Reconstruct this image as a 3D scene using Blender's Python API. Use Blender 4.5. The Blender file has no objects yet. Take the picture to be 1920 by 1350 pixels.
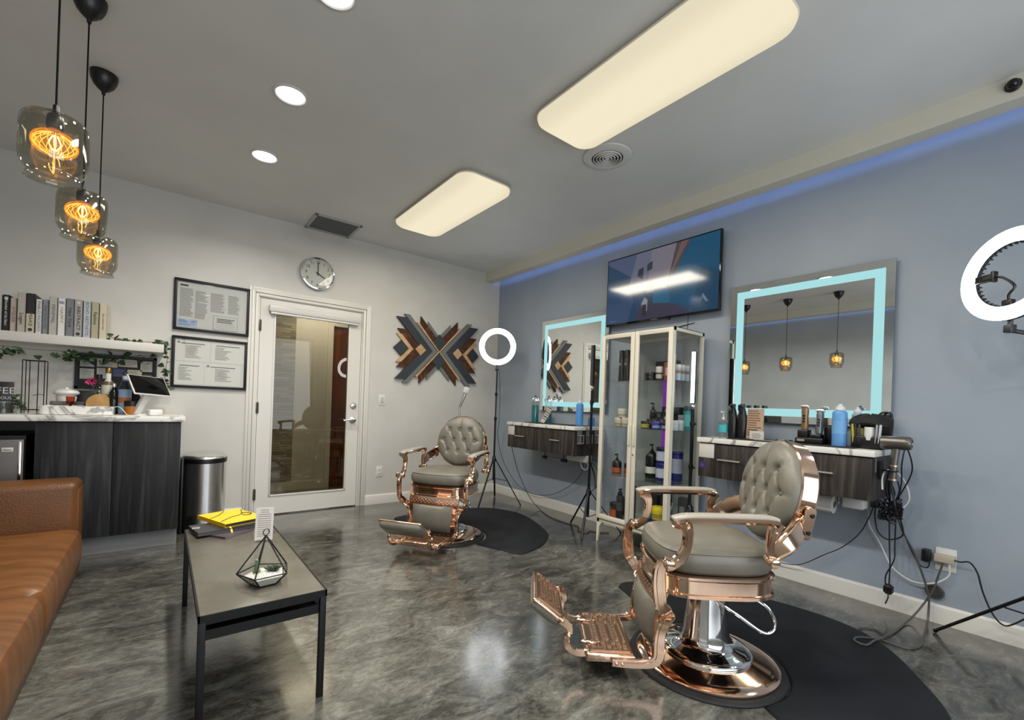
import bpy, bmesh, math, random
from mathutils import Vector, Matrix
PI = math.pi
random.seed(7)
scene = bpy.context.scene
COL = scene.collection
# ---------------------------------------------------------------- camera
def setup_camera():
    yaw, pitch, roll = math.radians(38.0354), math.radians(-0.004), math.radians(2.043)
    f = Vector((math.sin(yaw)*math.cos(pitch), math.cos(yaw)*math.cos(pitch), math.sin(pitch)))
    r = Vector((math.cos(yaw), -math.sin(yaw), 0)); u = r.cross(f)
    r2 = math.cos(roll)*r + math.sin(roll)*u
    u2 = -math.sin(roll)*r + math.cos(roll)*u
    cd = bpy.data.cameras.new('camera'); cam = bpy.data.objects.new('camera', cd); COL.objects.link(cam)
    m = Matrix((r2, u2, -f)).transposed().to_4x4(); m.translation = (-3.4255, -4.7298, 1.12)
    cam.matrix_world = m
    cd.sensor_width = 36; cd.sensor_fit = 'HORIZONTAL'; cd.lens = 835.98/1920*36
    cd.shift_x = 0.0; cd.shift_y = 86.4/1920; cd.clip_start = 0.05
    scene.camera = cam
setup_camera()
# ---------------------------------------------------------------- view + world
scene.view_settings.view_transform = 'Standard'; scene.view_settings.look = 'None'
scene.view_settings.exposure = EXPO = 0.0; scene.view_settings.gamma = 1.0
scene.view_settings.use_curve_mapping = False
cy = scene.cycles
cy.use_denoising = True; cy.max_bounces = 10; cy.diffuse_bounces = 5; cy.glossy_bounces = 6
cy.transparent_max_bounces = 24; cy.transmission_bounces = 8; cy.sample_clamp_indirect = 6.0
cy.caustics_reflective = False; cy.caustics_refractive = False; cy.blur_glossy = 0.3
w = bpy.data.worlds.new('world'); scene.world = w; w.use_nodes = True
w.node_tree.nodes['Background'].inputs[0].default_value = (0.75, 0.85, 1.0, 1)
w.node_tree.nodes['Background'].inputs[1].default_value = 0.6
ZC = 2.806          # ceiling height
XW = -4.75          # wall opposite the mirrors
YB = -6.6           # storefront wall behind the camera
def area(name, loc, rot, sx, sy, power, color, shape='RECTANGLE', parent=None, spread=PI):
    d = bpy.data.lights.new(name, 'AREA'); d.shape = shape; d.size = sx
    if shape in ('RECTANGLE', 'ELLIPSE'): d.size_y = sy
    d.energy = power; d.color = color; d.spread = spread
    o = bpy.data.objects.new(name, d); COL.objects.link(o); o.location = loc; o.rotation_euler = rot
    o.parent = parent
    return o
# added fill at an assumed window behind the camera, tilted up to the ceiling
area('added_front_fill', (-2.5, YB+0.10, 1.45), (math.radians(100), 0, 0), 3.6, 2.1, 62, (0.93, 0.97, 1.0))
area('hallway_light', (-2.0, 0.72, 2.35), (0, 0, 0), 0.5, 0.5, 17, (1.0, 0.93, 0.82))
# ---------------------------------------------------------------- colours / materials
def lin(h):
    h = h.lstrip('#'); c = [int(h[i:i+2], 16)/255 for i in (0, 2, 4)]
    return tuple(x/12.92 if x <= .04045 else ((x+.055)/1.055)**2.4 for x in c) + (1,)
MATS = {}
def pmat(name, color, rough=0.5, metal=0.0, spec=0.5, coat=0.0, emit=None, es=0.0, sheen=0.0):
    if name in MATS: return MATS[name]
    m = bpy.data.materials.new(name); m.use_nodes = True; MATS[name] = m
    b = m.node_tree.nodes['Principled BSDF']
    c = lin(color) if isinstance(color, str) else (tuple(color)+(1,))[:4]
    b.inputs['Base Color'].default_value = c
    b.inputs['Roughness'].default_value = rough; b.inputs['Metallic'].default_value = metal
    b.inputs['Specular IOR Level'].default_value = spec; b.inputs['Coat Weight'].default_value = coat
    if emit:
        b.inputs['Emission Color'].default_value = lin(emit) if isinstance(emit, str) else tuple(emit)+(1,)
        b.inputs['Emission Strength'].default_value = es
    return m
def nodes(m):
    nt = m.node_tree; return nt, nt.nodes, nt.links, nt.nodes['Principled BSDF']
def add_noise(m, scale=8, c0=None, c1=None, detail=6, stretch=(1, 1, 1), lo=.35, hi=.65, bump=0.0, bscale=None, rough=None, distortion=0.0):
    """mottle a material between two colours in object space, with optional bump and roughness range"""
    nt, N, L, b = nodes(m)
    tc = N.new('ShaderNodeTexCoord'); mp = N.new('ShaderNodeMapping'); mp.inputs['Scale'].default_value = stretch
    L.new(tc.outputs['Object'], mp.inputs['Vector'])
    nz = N.new('ShaderNodeTexNoise'); nz.inputs['Scale'].default_value = scale; nz.inputs['Detail'].default_value = detail
    nz.inputs['Distortion'].default_value = distortion
    L.new(mp.outputs[0], nz.inputs['Vector'])
    if c0 is not None:
        cr = N.new('ShaderNodeValToRGB'); cr.color_ramp.elements[0].position = lo; cr.color_ramp.elements[1].position = hi
        cr.color_ramp.elements[0].color = lin(c0); cr.color_ramp.elements[1].color = lin(c1)
        L.new(nz.outputs['Fac'], cr.inputs[0]); L.new(cr.outputs[0], b.inputs['Base Color'])
    if rough:
        mr = N.new('ShaderNodeMapRange'); mr.inputs['From Min'].default_value = .3; mr.inputs['From Max'].default_value = .7
        mr.inputs['To Min'].default_value = rough[0]; mr.inputs['To Max'].default_value = rough[1]
        L.new(nz.outputs['Fac'], mr.inputs['Value']); L.new(mr.outputs[0], b.inputs['Roughness'])
    if bump:
        n2 = nz
        if bscale:
            n2 = N.new('ShaderNodeTexNoise'); n2.inputs['Scale'].default_value = bscale; n2.inputs['Detail'].default_value = 3
            L.new(tc.outputs['Object'], n2.inputs['Vector'])
        bp = N.new('ShaderNodeBump'); bp.inputs['Strength'].default_value = bump; bp.inputs['Distance'].default_value = 0.01
        L.new(n2.outputs['Fac'], bp.inputs['Height']); L.new(bp.outputs[0], b.inputs['Normal'])
    return m
def glass(name, tint=(1, 1, 1), rough=0.0, ior=1.45, emit=None, es=0.0, boost=1.0):
    """thin glass pane: tinted transparency plus a Fresnel reflection"""
    if name in MATS: return MATS[name]
    m = bpy.data.materials.new(name); m.use_nodes = True; MATS[name] = m
    nt = m.node_tree; N = nt.nodes; L = nt.links
    N.remove(N['Principled BSDF']); out = N['Material Output']
    t = N.new('ShaderNodeBsdfTransparent'); t.inputs[0].default_value = tuple(tint)+(1,)
    g = N.new('ShaderNodeBsdfGlossy'); g.inputs['Roughness'].default_value = rough; g.inputs[0].default_value = (1, 1, 1, 1)
    fr = N.new('ShaderNodeLayerWeight'); fr.inputs[0].default_value = .5      # Schlick reflection, the same on both faces
    pw = N.new('ShaderNodeMath'); pw.operation = 'POWER'; pw.inputs[1].default_value = 5.0; L.new(fr.outputs['Facing'], pw.inputs[0])
    mul = N.new('ShaderNodeMath'); mul.operation = 'MULTIPLY_ADD'; mul.inputs[1].default_value = .90; mul.inputs[2].default_value = .035*boost; mul.use_clamp = True
    L.new(pw.outputs[0], mul.inputs[0])
    mx = N.new('ShaderNodeMixShader'); L.new(mul.outputs[0], mx.inputs[0]); L.new(t.outputs[0], mx.inputs[1]); L.new(g.outputs[0], mx.inputs[2])
    last = mx
    if emit:
        e = N.new('ShaderNodeEmission'); e.inputs[0].default_value = tuple(emit)+(1,); e.inputs[1].default_value = es
        a = N.new('ShaderNodeAddShader'); L.new(mx.outputs[0], a.inputs[0]); L.new(e.outputs[0], a.inputs[1]); last = a
    L.new(last.outputs[0], out.inputs[0])
    return m
def emis(name, color, s):
    if name in MATS: return MATS[name]
    m = bpy.data.materials.new(name); m.use_nodes = True; MATS[name] = m
    nt = m.node_tree; N = nt.nodes; N.remove(N['Principled BSDF'])
    e = N.new('ShaderNodeEmission'); e.inputs[0].default_value = lin(color) if isinstance(color, str) else tuple(color)+(1,)
    e.inputs[1].default_value = s; nt.links.new(e.outputs[0], N['Material Output'].inputs[0])
    return m
WALLW = add_noise(pmat('painted_white_wall', '#cbc8c1', 0.45), 3, '#c9c6bf', '#d0cdc7', bump=.06, bscale=260)
WALLB = add_noise(pmat('grey_wall_blue_light_tint', '#9aa3af', 0.4), 3, '#97a1ae', '#9da6b1', bump=.06, bscale=260)  # blue cast of the LED and ring lights mixed into grey paint
WALLG = add_noise(pmat('painted_grey_wall', '#a3a6a6', 0.5), 3, '#a1a4a4', '#a8abab', bump=.06, bscale=260)
CEIL = add_noise(pmat('painted_ceiling', '#dcdcda', 0.6), 2, '#dadad8', '#e0e0de', bump=.04, bscale=260)
TRIM = pmat('white_trim_paint', '#d8d5cd', 0.35)
DOORW = pmat('white_door_paint', '#d9d6cf', 0.3)
BEAM = pmat('cream_beam_paint', '#d9d5c6', 0.5)
def concrete():
    m = pmat('polished_concrete', '#45453f', 0.2, spec=.6, coat=.5); nt, N, L, b = nodes(m); b.inputs['Coat Roughness'].default_value = .14
    tc = N.new('ShaderNodeTexCoord'); P = tc.outputs['Object']
    def noise(s, d, dist=0, rough=.6, vec=P):
        n = N.new('ShaderNodeTexNoise'); n.inputs['Scale'].default_value = s; n.inputs['Detail'].default_value = d
        n.inputs['Distortion'].default_value = dist; n.inputs['Roughness'].default_value = rough; L.new(vec, n.inputs['Vector']); return n.outputs['Fac']
    mp = N.new('ShaderNodeMapping'); mp.inputs['Rotation'].default_value = (0, 0, .6); mp.inputs['Scale'].default_value = (1, 2.0, 1); L.new(P, mp.inputs['Vector'])
    big = noise(1.1, 5, .6); mid = noise(5.0, 10, 1.1, .70, mp.outputs[0]); fine = noise(30, 7, .6, .72, mp.outputs[0])
    def math_(op, a, c, clamp=False):
        n = N.new('ShaderNodeMath'); n.operation = op; n.use_clamp = clamp
        for i, v in enumerate((a, c)):
            if isinstance(v, (int, float)): n.inputs[i].default_value = v
            else: L.new(v, n.inputs[i])
        return n.outputs[0]
    s = math_('ADD', math_('MULTIPLY', big, .36), math_('ADD', math_('MULTIPLY', mid, .40), math_('MULTIPLY', fine, .24)))
    cr = N.new('ShaderNodeValToRGB'); e = cr.color_ramp.elements
    e[0].position = .37; e[0].color = lin('#1d1c18'); e[1].position = .66; e[1].color = lin('#8e8d85')
    k = e.new(.46); k.color = lin('#3b3a35'); k = e.new(.54); k.color = lin('#5f5e57')
    L.new(s, cr.inputs[0])
    # hairline cracks
    v = N.new('ShaderNodeTexVoronoi'); v.feature = 'DISTANCE_TO_EDGE'; v.inputs['Scale'].default_value = .75
    wr = N.new('ShaderNodeVectorMath'); wr.operation = 'ADD'
    nv = N.new('ShaderNodeTexNoise'); nv.inputs['Scale'].default_value = 3.5; nv.inputs['Detail'].default_value = 8; L.new(P, nv.inputs['Vector'])
    sc = N.new('ShaderNodeVectorMath'); sc.operation = 'SCALE'; sc.inputs['Scale'].default_value = .5; L.new(nv.outputs['Color'], sc.inputs[0])
    L.new(P, wr.inputs[0]); L.new(sc.outputs[0], wr.inputs[1]); L.new(wr.outputs[0], v.inputs['Vector'])
    lt = N.new('ShaderNodeMath'); lt.operation = 'LESS_THAN'; lt.inputs[1].default_value = .0022; L.new(v.outputs['Distance'], lt.inputs[0])
    mk = math_('MULTIPLY', lt.outputs[0], .45)
    mx = N.new('ShaderNodeMixRGB'); mx.inputs[2].default_value = lin('#1d1c18'); L.new(mk, mx.inputs[0]); L.new(cr.outputs[0], mx.inputs[1])
    L.new(mx.outputs[0], b.inputs['Base Color'])
    mr = N.new('ShaderNodeMapRange'); mr.inputs[1].default_value = .3; mr.inputs[2].default_value = .7; mr.inputs[3].default_value = .10; mr.inputs[4].default_value = .24
    L.new(mid, mr.inputs[0]); L.new(mr.outputs[0], b.inputs['Roughness'])
    bp = N.new('ShaderNodeBump'); bp.inputs['Strength'].default_value = .12; bp.inputs['Distance'].default_value = .004
    L.new(s, bp.inputs['Height']); L.new(bp.outputs[0], b.inputs['Normal'])
    return m
FLOOR = concrete()
def woodgrain(name, c0, c1, c2, scale=(14, 14, .7), rough=.5, dist=1.2, lo=.3, hi=.72):
    m = pmat(name, c1, rough, spec=.3); nt, N, L, b = nodes(m)
    tc = N.new('ShaderNodeTexCoord'); mp = N.new('ShaderNodeMapping'); mp.inputs['Scale'].default_value = scale
    L.new(tc.outputs['Object'], mp.inputs[0])
    n = N.new('ShaderNodeTexNoise'); n.inputs['Scale'].default_value = 1.6; n.inputs['Detail'].default_value = 9; n.inputs['Roughness'].default_value = .65
    n.inputs['Distortion'].default_value = dist; L.new(mp.outputs[0], n.inputs['Vector'])
    cr = N.new('ShaderNodeValToRGB'); e = cr.color_ramp.elements
    e[0].position = lo; e[0].color = lin(c0); e[1].position = hi; e[1].color = lin(c2); k = e.new((lo+hi)/2); k.color = lin(c1)
    L.new(n.outputs['Fac'], cr.inputs[0]); L.new(cr.outputs[0], b.inputs['Base Color'])
    return m
LAM = woodgrain('charcoal_wood_laminate', '#121213', '#1f2021', '#3e3f41')
LAM2 = woodgrain('grey_brown_wood_laminate', '#1c1917', '#332e2b', '#575049')
def marble():
    m = pmat('white_marble', '#dcdad4', .2); nt, N, L, b = nodes(m)
    tc = N.new('ShaderNodeTexCoord'); n = N.new('ShaderNodeTexNoise'); n.inputs['Scale'].default_value = 2.2; n.inputs['Detail'].default_value = 8; n.inputs['Distortion'].default_value = 1.4
    L.new(tc.outputs['Object'], n.inputs['Vector'])
    cr = N.new('ShaderNodeValToRGB'); e = cr.color_ramp.elements
    e[0].position = .47; e[0].color = lin('#dedcd6'); e[1].position = .53; e[1].color = lin('#dedcd6'); k = e.new(.5); k.color = lin('#8f8d88')
    L.new(n.outputs['Fac'], cr.inputs[0]); L.new(cr.outputs[0], b.inputs['Base Color']); return m
MARBLE = marble()
COPPER = pmat('polished_copper', (.86, .60, .44), .10, 1.0)
COPPERB = add_noise(pmat('cast_copper', (.82, .58, .43), .2, 1.0), 40, bump=.25)
CHROME = pmat('chrome', (.82, .82, .82), .06, 1.0)
STEEL = pmat('brushed_steel', (.72, .72, .70), .26, 1.0)
DSTEEL = pmat('dark_brushed_steel', (.12, .11, .105), .5, 1.0)
SILVER = pmat('silver_paint', '#a9a9a8', .35, .6)
BLACKM = pmat('black_metal', '#070708', .45, spec=.35)
BLACKP = pmat('black_plastic', '#0b0b0c', .35)
BLACKG = pmat('black_gloss', '#060607', .08)
RUBBER = add_noise(pmat('black_rubber', '#17181a', .6), 120, bump=.15)
MATM = add_noise(pmat('anti_fatigue_mat', '#1c1e22', .7, spec=.25), 3, '#15171b', '#1d1f24', bump=.2, bscale=420)
GREYL = add_noise(pmat('grey_leather', '#716d61', .34), 6, '#6c685d', '#78746a', bump=.12, bscale=220)
PADT = pmat('pale_arm_pad', '#9a958b', .25)
TAN = add_noise(pmat('tan_leather', '#6b421c', .38), 4, '#603a18', '#764a22', bump=.5, stretch=(1, 5, 1), detail=4)
TAN2 = add_noise(pmat('tan_leather_side', '#5e3815', .4), 3, '#543213', '#683f19', bump=.25, bscale=160)
WHITEP = pmat('white_plastic', '#d9d8d4', .35)
WHITEM = pmat('cream_painted_metal', '#d9d3c3', .35)
CLEAR = glass('clear_glass', (.975, .985, .985), boost=.45)
CLEARJ = glass('clear_jar_glass', (.86, .88, .86), boost=1.5)
SMOKE = glass('smoked_glass', (.66, .64, .55), boost=2.6)
DOORG = glass('tinted_door_glass', (.64, .62, .54), boost=1.0)
MIRROR = pmat('mirror_silver', (.86, .89, .89), .0, 1.0)
SCREENG = pmat('screen_black', '#0b0c12', .06)
PAPER = pmat('white_paper', '#c4c1bb', .6)
INK = pmat('ink', '#2c2a28', .6)
INKL = pmat('pale_ink', '#85817b', .6)
INKB = pmat('blue_ink', '#5b7aa8', .6)
LEAF = add_noise(pmat('ivy_green', '#1a3018', .4), 30, '#11200c', '#2c4d24')
def P(name, color, rough=.4, **k): return pmat(name, color, rough, **k)
# ---------------------------------------------------------------- mesh building
def T(x=0, y=0, z=0, rz=0, rx=0, ry=0): return Matrix.Translation((x, y, z)) @ Matrix.Rotation(rz, 4, 'Z') @ Matrix.Rotation(ry, 4, 'Y') @ Matrix.Rotation(rx, 4, 'X')
def catmull(pts, n=6, closed=False):
    P_ = [Vector(p) for p in pts]; out = []; m = len(P_)
    rng = range(m) if closed else range(m-1)
    for i in rng:
        if closed: a, b, c, d = P_[(i-1) % m], P_[i], P_[(i+1) % m], P_[(i+2) % m]
        else: a, b, c, d = P_[max(i-1, 0)], P_[i], P_[i+1], P_[min(i+2, m-1)]
        for k in range(n):
            t = k/n
            out.append(.5*((2*b)+(c-a)*t+(2*a-5*b+4*c-d)*t*t+(3*b-a-3*c+d)*t**3))
    if not closed: out.append(P_[-1])
    return out
class MB:
    def __init__(s): s.v = []; s.f = []; s.m = []; s.T = Matrix()
    def add(s, vs, fs, mi=0):
        o = len(s.v); s.v += [tuple(s.T @ Vector(p)) for p in vs]
        s.f += [tuple(i+o for i in f) for f in fs]; s.m += [mi]*len(fs); return s
    def box(s, x0, x1, y0, y1, z0, z1, mi=0, bev=0.0, seg=2, mat=None):
        bm = bmesh.new(); bmesh.ops.create_cube(bm, size=1)
        for v in bm.verts: v.co = Vector(((x0+x1)/2+v.co.x*(x1-x0), (y0+y1)/2+v.co.y*(y1-y0), (z0+z1)/2+v.co.z*(z1-z0)))
        if bev > 0:
            bev = min(bev, abs(x1-x0)*.49, abs(y1-y0)*.49, abs(z1-z0)*.49)
            bmesh.ops.bevel(bm, geom=list(bm.edges), offset=bev, segments=seg, profile=.5, affect='EDGES')
        bm.verts.index_update()
        vs = [v.co.copy() for v in bm.verts]
        if mat is not None: vs = [mat @ v for v in vs]
        s.add(vs, [[v.index for v in f.verts] for f in bm.faces], mi); bm.free(); return s
    def loft(s, rings, mi=0, cap0=True, cap1=True, closed=True):
        n = len(rings[0]); vs = [p for r in rings for p in r]; fs = []
        for i in range(len(rings)-1):
            for j in range(n if closed else n-1):
                k = (j+1) % n; fs.append((i*n+j, i*n+k, (i+1)*n+k, (i+1)*n+j))
        if cap0: fs.append(tuple(range(n-1, -1, -1)))
        if cap1: fs.append(tuple((len(rings)-1)*n+j for j in range(n)))
        return s.add(vs, fs, mi)
    def lathe(s, prof, x=0, y=0, z=0, seg=32, mi=0, cap0=True, cap1=True, mat=None):
        rings = [[(x+r*math.cos(2*PI*j/seg), y+r*math.sin(2*PI*j/seg), z+h) for j in range(seg)] for r, h in prof]
        if mat is not None: rings = [[mat @ Vector(p) for p in r] for r in rings]
        return s.loft(rings, mi, cap0, cap1)
    def tube(s, pts, r, seg=8, mi=0, smooth=0, closed=False, flat=None, up=None):
        """round (or flattened: flat=(a,b) semi-axes) tube along points; r number or list"""
        pts = [Vector(p) for p in pts]
        if smooth:
            if isinstance(r, (list, tuple)):
                rr = []
                for i in range(len(r)-1): rr += [r[i]+(r[i+1]-r[i])*k/smooth for k in range(smooth)]
                r = rr+[r[-1]]
            pts = catmull(pts, smooth, closed)
        n = len(pts); R = r if isinstance(r, (list, tuple)) else [r]*n
        rings = []; U = Vector(up) if up else None; prev = None
        for i, p in enumerate(pts):
            if closed: t = (pts[(i+1) % n]-pts[i-1])
            else: t = pts[min(i+1, n-1)]-pts[max(i-1, 0)]
            t = t.normalized() if t.length > 1e-9 else Vector((0, 0, 1))
            if U is not None: a = U - t*U.dot(t)
            elif prev is None: a = t.orthogonal()
            else: a = prev - t*prev.dot(t)
            if a.length < 1e-6: a = t.orthogonal()
            a.normalize(); prev = a; b = t.cross(a)
            fa, fb = flat if flat else (1, 1)
            rings.append([p + a*(R[i]*fa*math.cos(2*PI*j/seg)) + b*(R[i]*fb*math.sin(2*PI*j/seg)) for j in range(seg)])
        if closed: rings.append(rings[0]); return s.loft(rings, mi, False, False)
        return s.loft(rings, mi)
    def strap(s, pts, w, t, wdir, mi=0, smooth=6, ridge=0.0):
        """band with rectangular section: width w (scalar or list) along in-plane normal, thickness t along wdir"""
        n0 = len(pts); W = w if isinstance(w, (list, tuple)) else [w]*n0
        pts = [Vector(p) for p in pts]
        if smooth:
            ww = []
            for i in range(n0-1): ww += [W[i]+(W[i+1]-W[i])*k/smooth for k in range(smooth)]
            W = ww+[W[-1]]; pts = catmull(pts, smooth)
        D = Vector(wdir).normalized(); rings = []; n = len(pts)
        for i, p in enumerate(pts):
            tt = (pts[min(i+1, n-1)]-pts[max(i-1, 0)]).normalized(); a = tt.cross(D).normalized(); h = W[i]/2; q = t/2; e = min(t, W[i])*.18
            sec = [(-h, -q+e), (-h, q-e), (-h+e, q)]
            if ridge: sec += [(-h*.45, q), (-h*.38, q+ridge), (h*.38, q+ridge), (h*.45, q)]
            sec += [(h-e, q), (h, q-e), (h, -q+e), (h-e, -q)]
            if ridge: sec += [(h*.45, -q), (h*.38, -q-ridge), (-h*.38, -q-ridge), (-h*.45, -q)]
            sec += [(-h+e, -q)]
            rings.append([p+a*x+D*y for x, y in sec])
        return s.loft(rings, mi)
    def prism(s, poly, h, mi=0, mat=None, bev=0):
        n = len(poly); rings = [[Vector((x, y, 0)) for x, y in poly], [Vector((x, y, h)) for x, y in poly]]
        if mat is not None: rings = [[mat @ p for p in r] for r in rings]
        return s.loft(rings, mi)
    def ball(s, x, y, z, rx, ry=None, rz=None, mi=0, seg=16, n=10):
        ry = ry or rx; rz = rz or rx
        rings = [[(x+rx*math.sin(PI*i/n)*math.cos(2*PI*j/seg), y+ry*math.sin(PI*i/n)*math.sin(2*PI*j/seg), z-rz*math.cos(PI*i/n)) for j in range(seg)] for i in range(1, n)]
        return s.loft(rings, mi)
    def build(s, name, mats, parent=None, ang=35, loc=None):
        me = bpy.data.meshes.new(name); me.from_pydata(s.v, [], s.f); me.validate()
        if not isinstance(mats, (list, tuple)): mats = [mats]
        for m in mats: me.materials.append(m)
        if len(mats) > 1: me.polygons.foreach_set('material_index', s.m[:len(me.polygons)])
        bm = bmesh.new(); bm.from_mesh(me); bmesh.ops.recalc_face_normals(bm, faces=bm.faces); bm.to_mesh(me); bm.free()
        me.shade_smooth()
        me.set_sharp_from_angle(angle=math.radians(ang))
        o = bpy.data.objects.new(name, me); COL.objects.link(o)
        if parent: o.parent = parent
        if loc: o.location = loc
        return o
def thing(name, label, cat, loc=(0, 0, 0), rz=0, group=None):
    o = bpy.data.objects.new(name, None); COL.objects.link(o); o.location = loc; o.rotation_euler = (0, 0, rz)
    o.empty_display_size = .1; return tag(o, label, cat, group)
def tag(o, label, cat, group=None, kind=None):
    o['label'] = label; o['category'] = cat
    if group: o['group'] = group
    if kind: o['kind'] = kind
    return o
def struct(name, mb, mats, parent=None):
    o = mb.build(name, mats, parent)
    if not parent: o['kind'] = 'structure'
    return o
def copy_tree(o, parent=None):
    c = o.copy(); COL.objects.link(c)
    if parent: c.parent = parent
    for ch in [x for x in bpy.data.objects if x.parent == o]: copy_tree(ch, c)
    return c
def text(name, s, size, loc, xd, yd, mat, parent, ax='CENTER', sx=1.0, ext=0.0004):
    cu = bpy.data.curves.new(name, 'FONT'); cu.body = s; cu.size = size; cu.align_x = ax; cu.align_y = 'CENTER'; cu.extrude = ext
    cu.materials.append(mat); cv = bpy.data.objects.new(name, cu); me = bpy.data.meshes.new_from_object(cv); bpy.data.objects.remove(cv)
    o = bpy.data.objects.new(name, me); COL.objects.link(o)
    x = Vector(xd).normalized(); y = Vector(yd).normalized(); z = x.cross(y)
    m = Matrix((x*sx, y, z)).transposed().to_4x4(); m.translation = loc
    o.parent = parent; o.matrix_local = m; return o
# ================================================================ room shell
struct('floor', MB().box(XW-.1, .1, YB-.1, 2.2, -.08, 0), FLOOR)
struct('ceiling', MB().box(XW-.1, .1, YB-.1, 0.0, ZC, ZC+.1), CEIL)
struct('wall_right', MB().box(0, .12, YB-.1, .12, 0, ZC), WALLB)
struct('wall_left', MB().box(XW-.12, XW, YB-.1, .12, 0, ZC), WALLG)
DX0, DX1, DZ = -2.735, -1.79, 2.045       # door leaf
mb = MB(); mb.box(XW, DX0-.02, 0, .12, 0, ZC); mb.box(DX1+.02, 0, 0, .12, 0, ZC); mb.box(DX0-.02, DX1+.02, 0, .12, DZ+.02, ZC)
struct('wall_back', mb, WALLW)
mb = MB(); mb.box(XW, -4.4, YB-.12, YB, 0, ZC); mb.box(-.6, 0, YB-.12, YB, 0, ZC); mb.box(-4.4, -.6, YB-.12, YB, 2.55, ZC); mb.box(-4.4, -.6, YB-.12, YB, 0, .35)
struct('wall_front', mb, WALLG)
mb = MB()
for x in (-4.4, -3.15, -1.9, -.65): mb.box(x, x+.05, YB-.08, YB-.02, .35, 2.55)
mb.box(-4.4, -.6, YB-.08, YB-.02, .35, .40); mb.box(-4.4, -.6, YB-.08, YB-.02, 2.50, 2.55)
wf = struct('window_1', mb, BLACKM)
struct('pane', MB().box(-4.36, -.64, YB-.055, YB-.045, .4, 2.5), CLEAR, wf)
def baseboard(name, prof_axis, a, b):
    mb = MB(); sec = [(0, 0), (.013, 0), (.013, .088), (.008, .098), (0, .104)]
    if prof_axis == 'x':   # runs along x on the back wall, face towards -y
        mb.loft([[(t, -d, h) for d, h in sec] for t in (a, b)])
    elif prof_axis == 'r': mb.loft([[(-d, t, h) for d, h in sec] for t in (a, b)])
    else: mb.loft([[(XW+d, t, h) for d, h in sec] for t in (a, b)])
    return struct(name, mb, TRIM)
baseboard('baseboard_back', 'x', DX1+.065, -.013); baseboard('baseboard_back_left', 'x', -3.30, DX0-.065)
baseboard('baseboard_right', 'r', YB, 0); baseboard('baseboard_left', 'l', YB, -.66)
# light coves (a dropped lip with an LED strip behind it) above the mirrors and opposite
def cove(name, sgn, x0):
    mb = MB(); f = lambda d: x0+sgn*d
    def bx(d0, d1, z0, z1): mb.box(min(f(d0), f(d1)), max(f(d0), f(d1)), YB, 0, z0, z1)
    bx(.19, .225, 2.69, ZC); bx(.12, .19, 2.69, 2.703)
    return struct(name, mb, BEAM)
cv = cove('trim_1', -1, 0); cv2 = cove('trim_2', 1, XW)
LEDB = emis('blue_led', (.28, .44, 1.0), 6)
tag(MB().box(-.19, -.178, YB+.05, -.02, 2.706, 2.728).build('led_strip', LEDB), 'blue LED strip hidden in the cove above the mirrors and television', 'led strip')
tag(MB().box(XW+.178, XW+.19, YB+.05, -.02, 2.706, 2.728).build('led_strip', LEDB), 'blue LED strip in the far cove, seen only in the mirror', 'led strip')
# ---------------------------------------------------------------- hallway behind the glass door
STONE = pmat('stacked_stone', '#8d887a', .8); nt, N, L, b = nodes(STONE)
tc = N.new('ShaderNodeTexCoord'); br = N.new('ShaderNodeTexBrick'); br.inputs['Scale'].default_value = 3.2; br.inputs['Mortar Size'].default_value = .006
br.inputs['Color1'].default_value = lin('#a49e90'); br.inputs['Color2'].default_value = lin('#7d786b'); br.inputs['Mortar'].default_value = lin('#5c584e')
br.inputs['Row Height'].default_value = .10; br.inputs['Brick Width'].default_value = .62
mp = N.new('ShaderNodeMapping'); mp.inputs['Rotation'].default_value = (PI/2, 0, 0); L.new(tc.outputs['Object'], mp.inputs[0]); L.new(mp.outputs[0], br.inputs[0]); L.new(br.outputs[0], b.inputs['Base Color'])
struct('wall_hallway_stone', MB().box(-3.6, -2.17, 1.2, 1.3, 0, 2.5), STONE)
struct('wall_hallway', MB().box(-2.17, -1.77, 1.2, 1.3, 0, 2.5), WALLW)
mb = MB(); mb.box(-3.6, -3.55, .12, 1.2, 0, 2.5); mb.box(-.62, -.57, .12, 1.2, 0, 2.5); mb.box(-.86, -.57, 1.2, 1.3, 0, 2.5); mb.box(-1.77, -.86, 1.2, 1.3, 2.1, 2.5)
struct('wall_hallway_ends', mb, WALLW)
struct('ceiling_hallway', MB().box(-3.6, -.57, .12, 1.3, 2.5, 2.56), CEIL)
mb = MB(); mb.box(-1.80, -1.735, 1.17, 1.2, 0, 2.06); mb.box(-.90, -.81, 1.17, 1.2, 0, 2.06); mb.box(-1.80, -.81, 1.17, 1.2, 2.06, 2.14)
struct('trim_hallway_door', mb, TRIM)
struct('door_2', MB().box(-1.735, -.90, 1.21, 1.25, 0, 2.06), woodgrain('brown_door_wood', '#4a2412', '#6b3a1e', '#7e4a2a', scale=(5, 5, .6)))
struct('baseboard_hallway', MB().box(-3.55, -1.80, 1.187, 1.2, 0, .1), TRIM)
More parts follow.
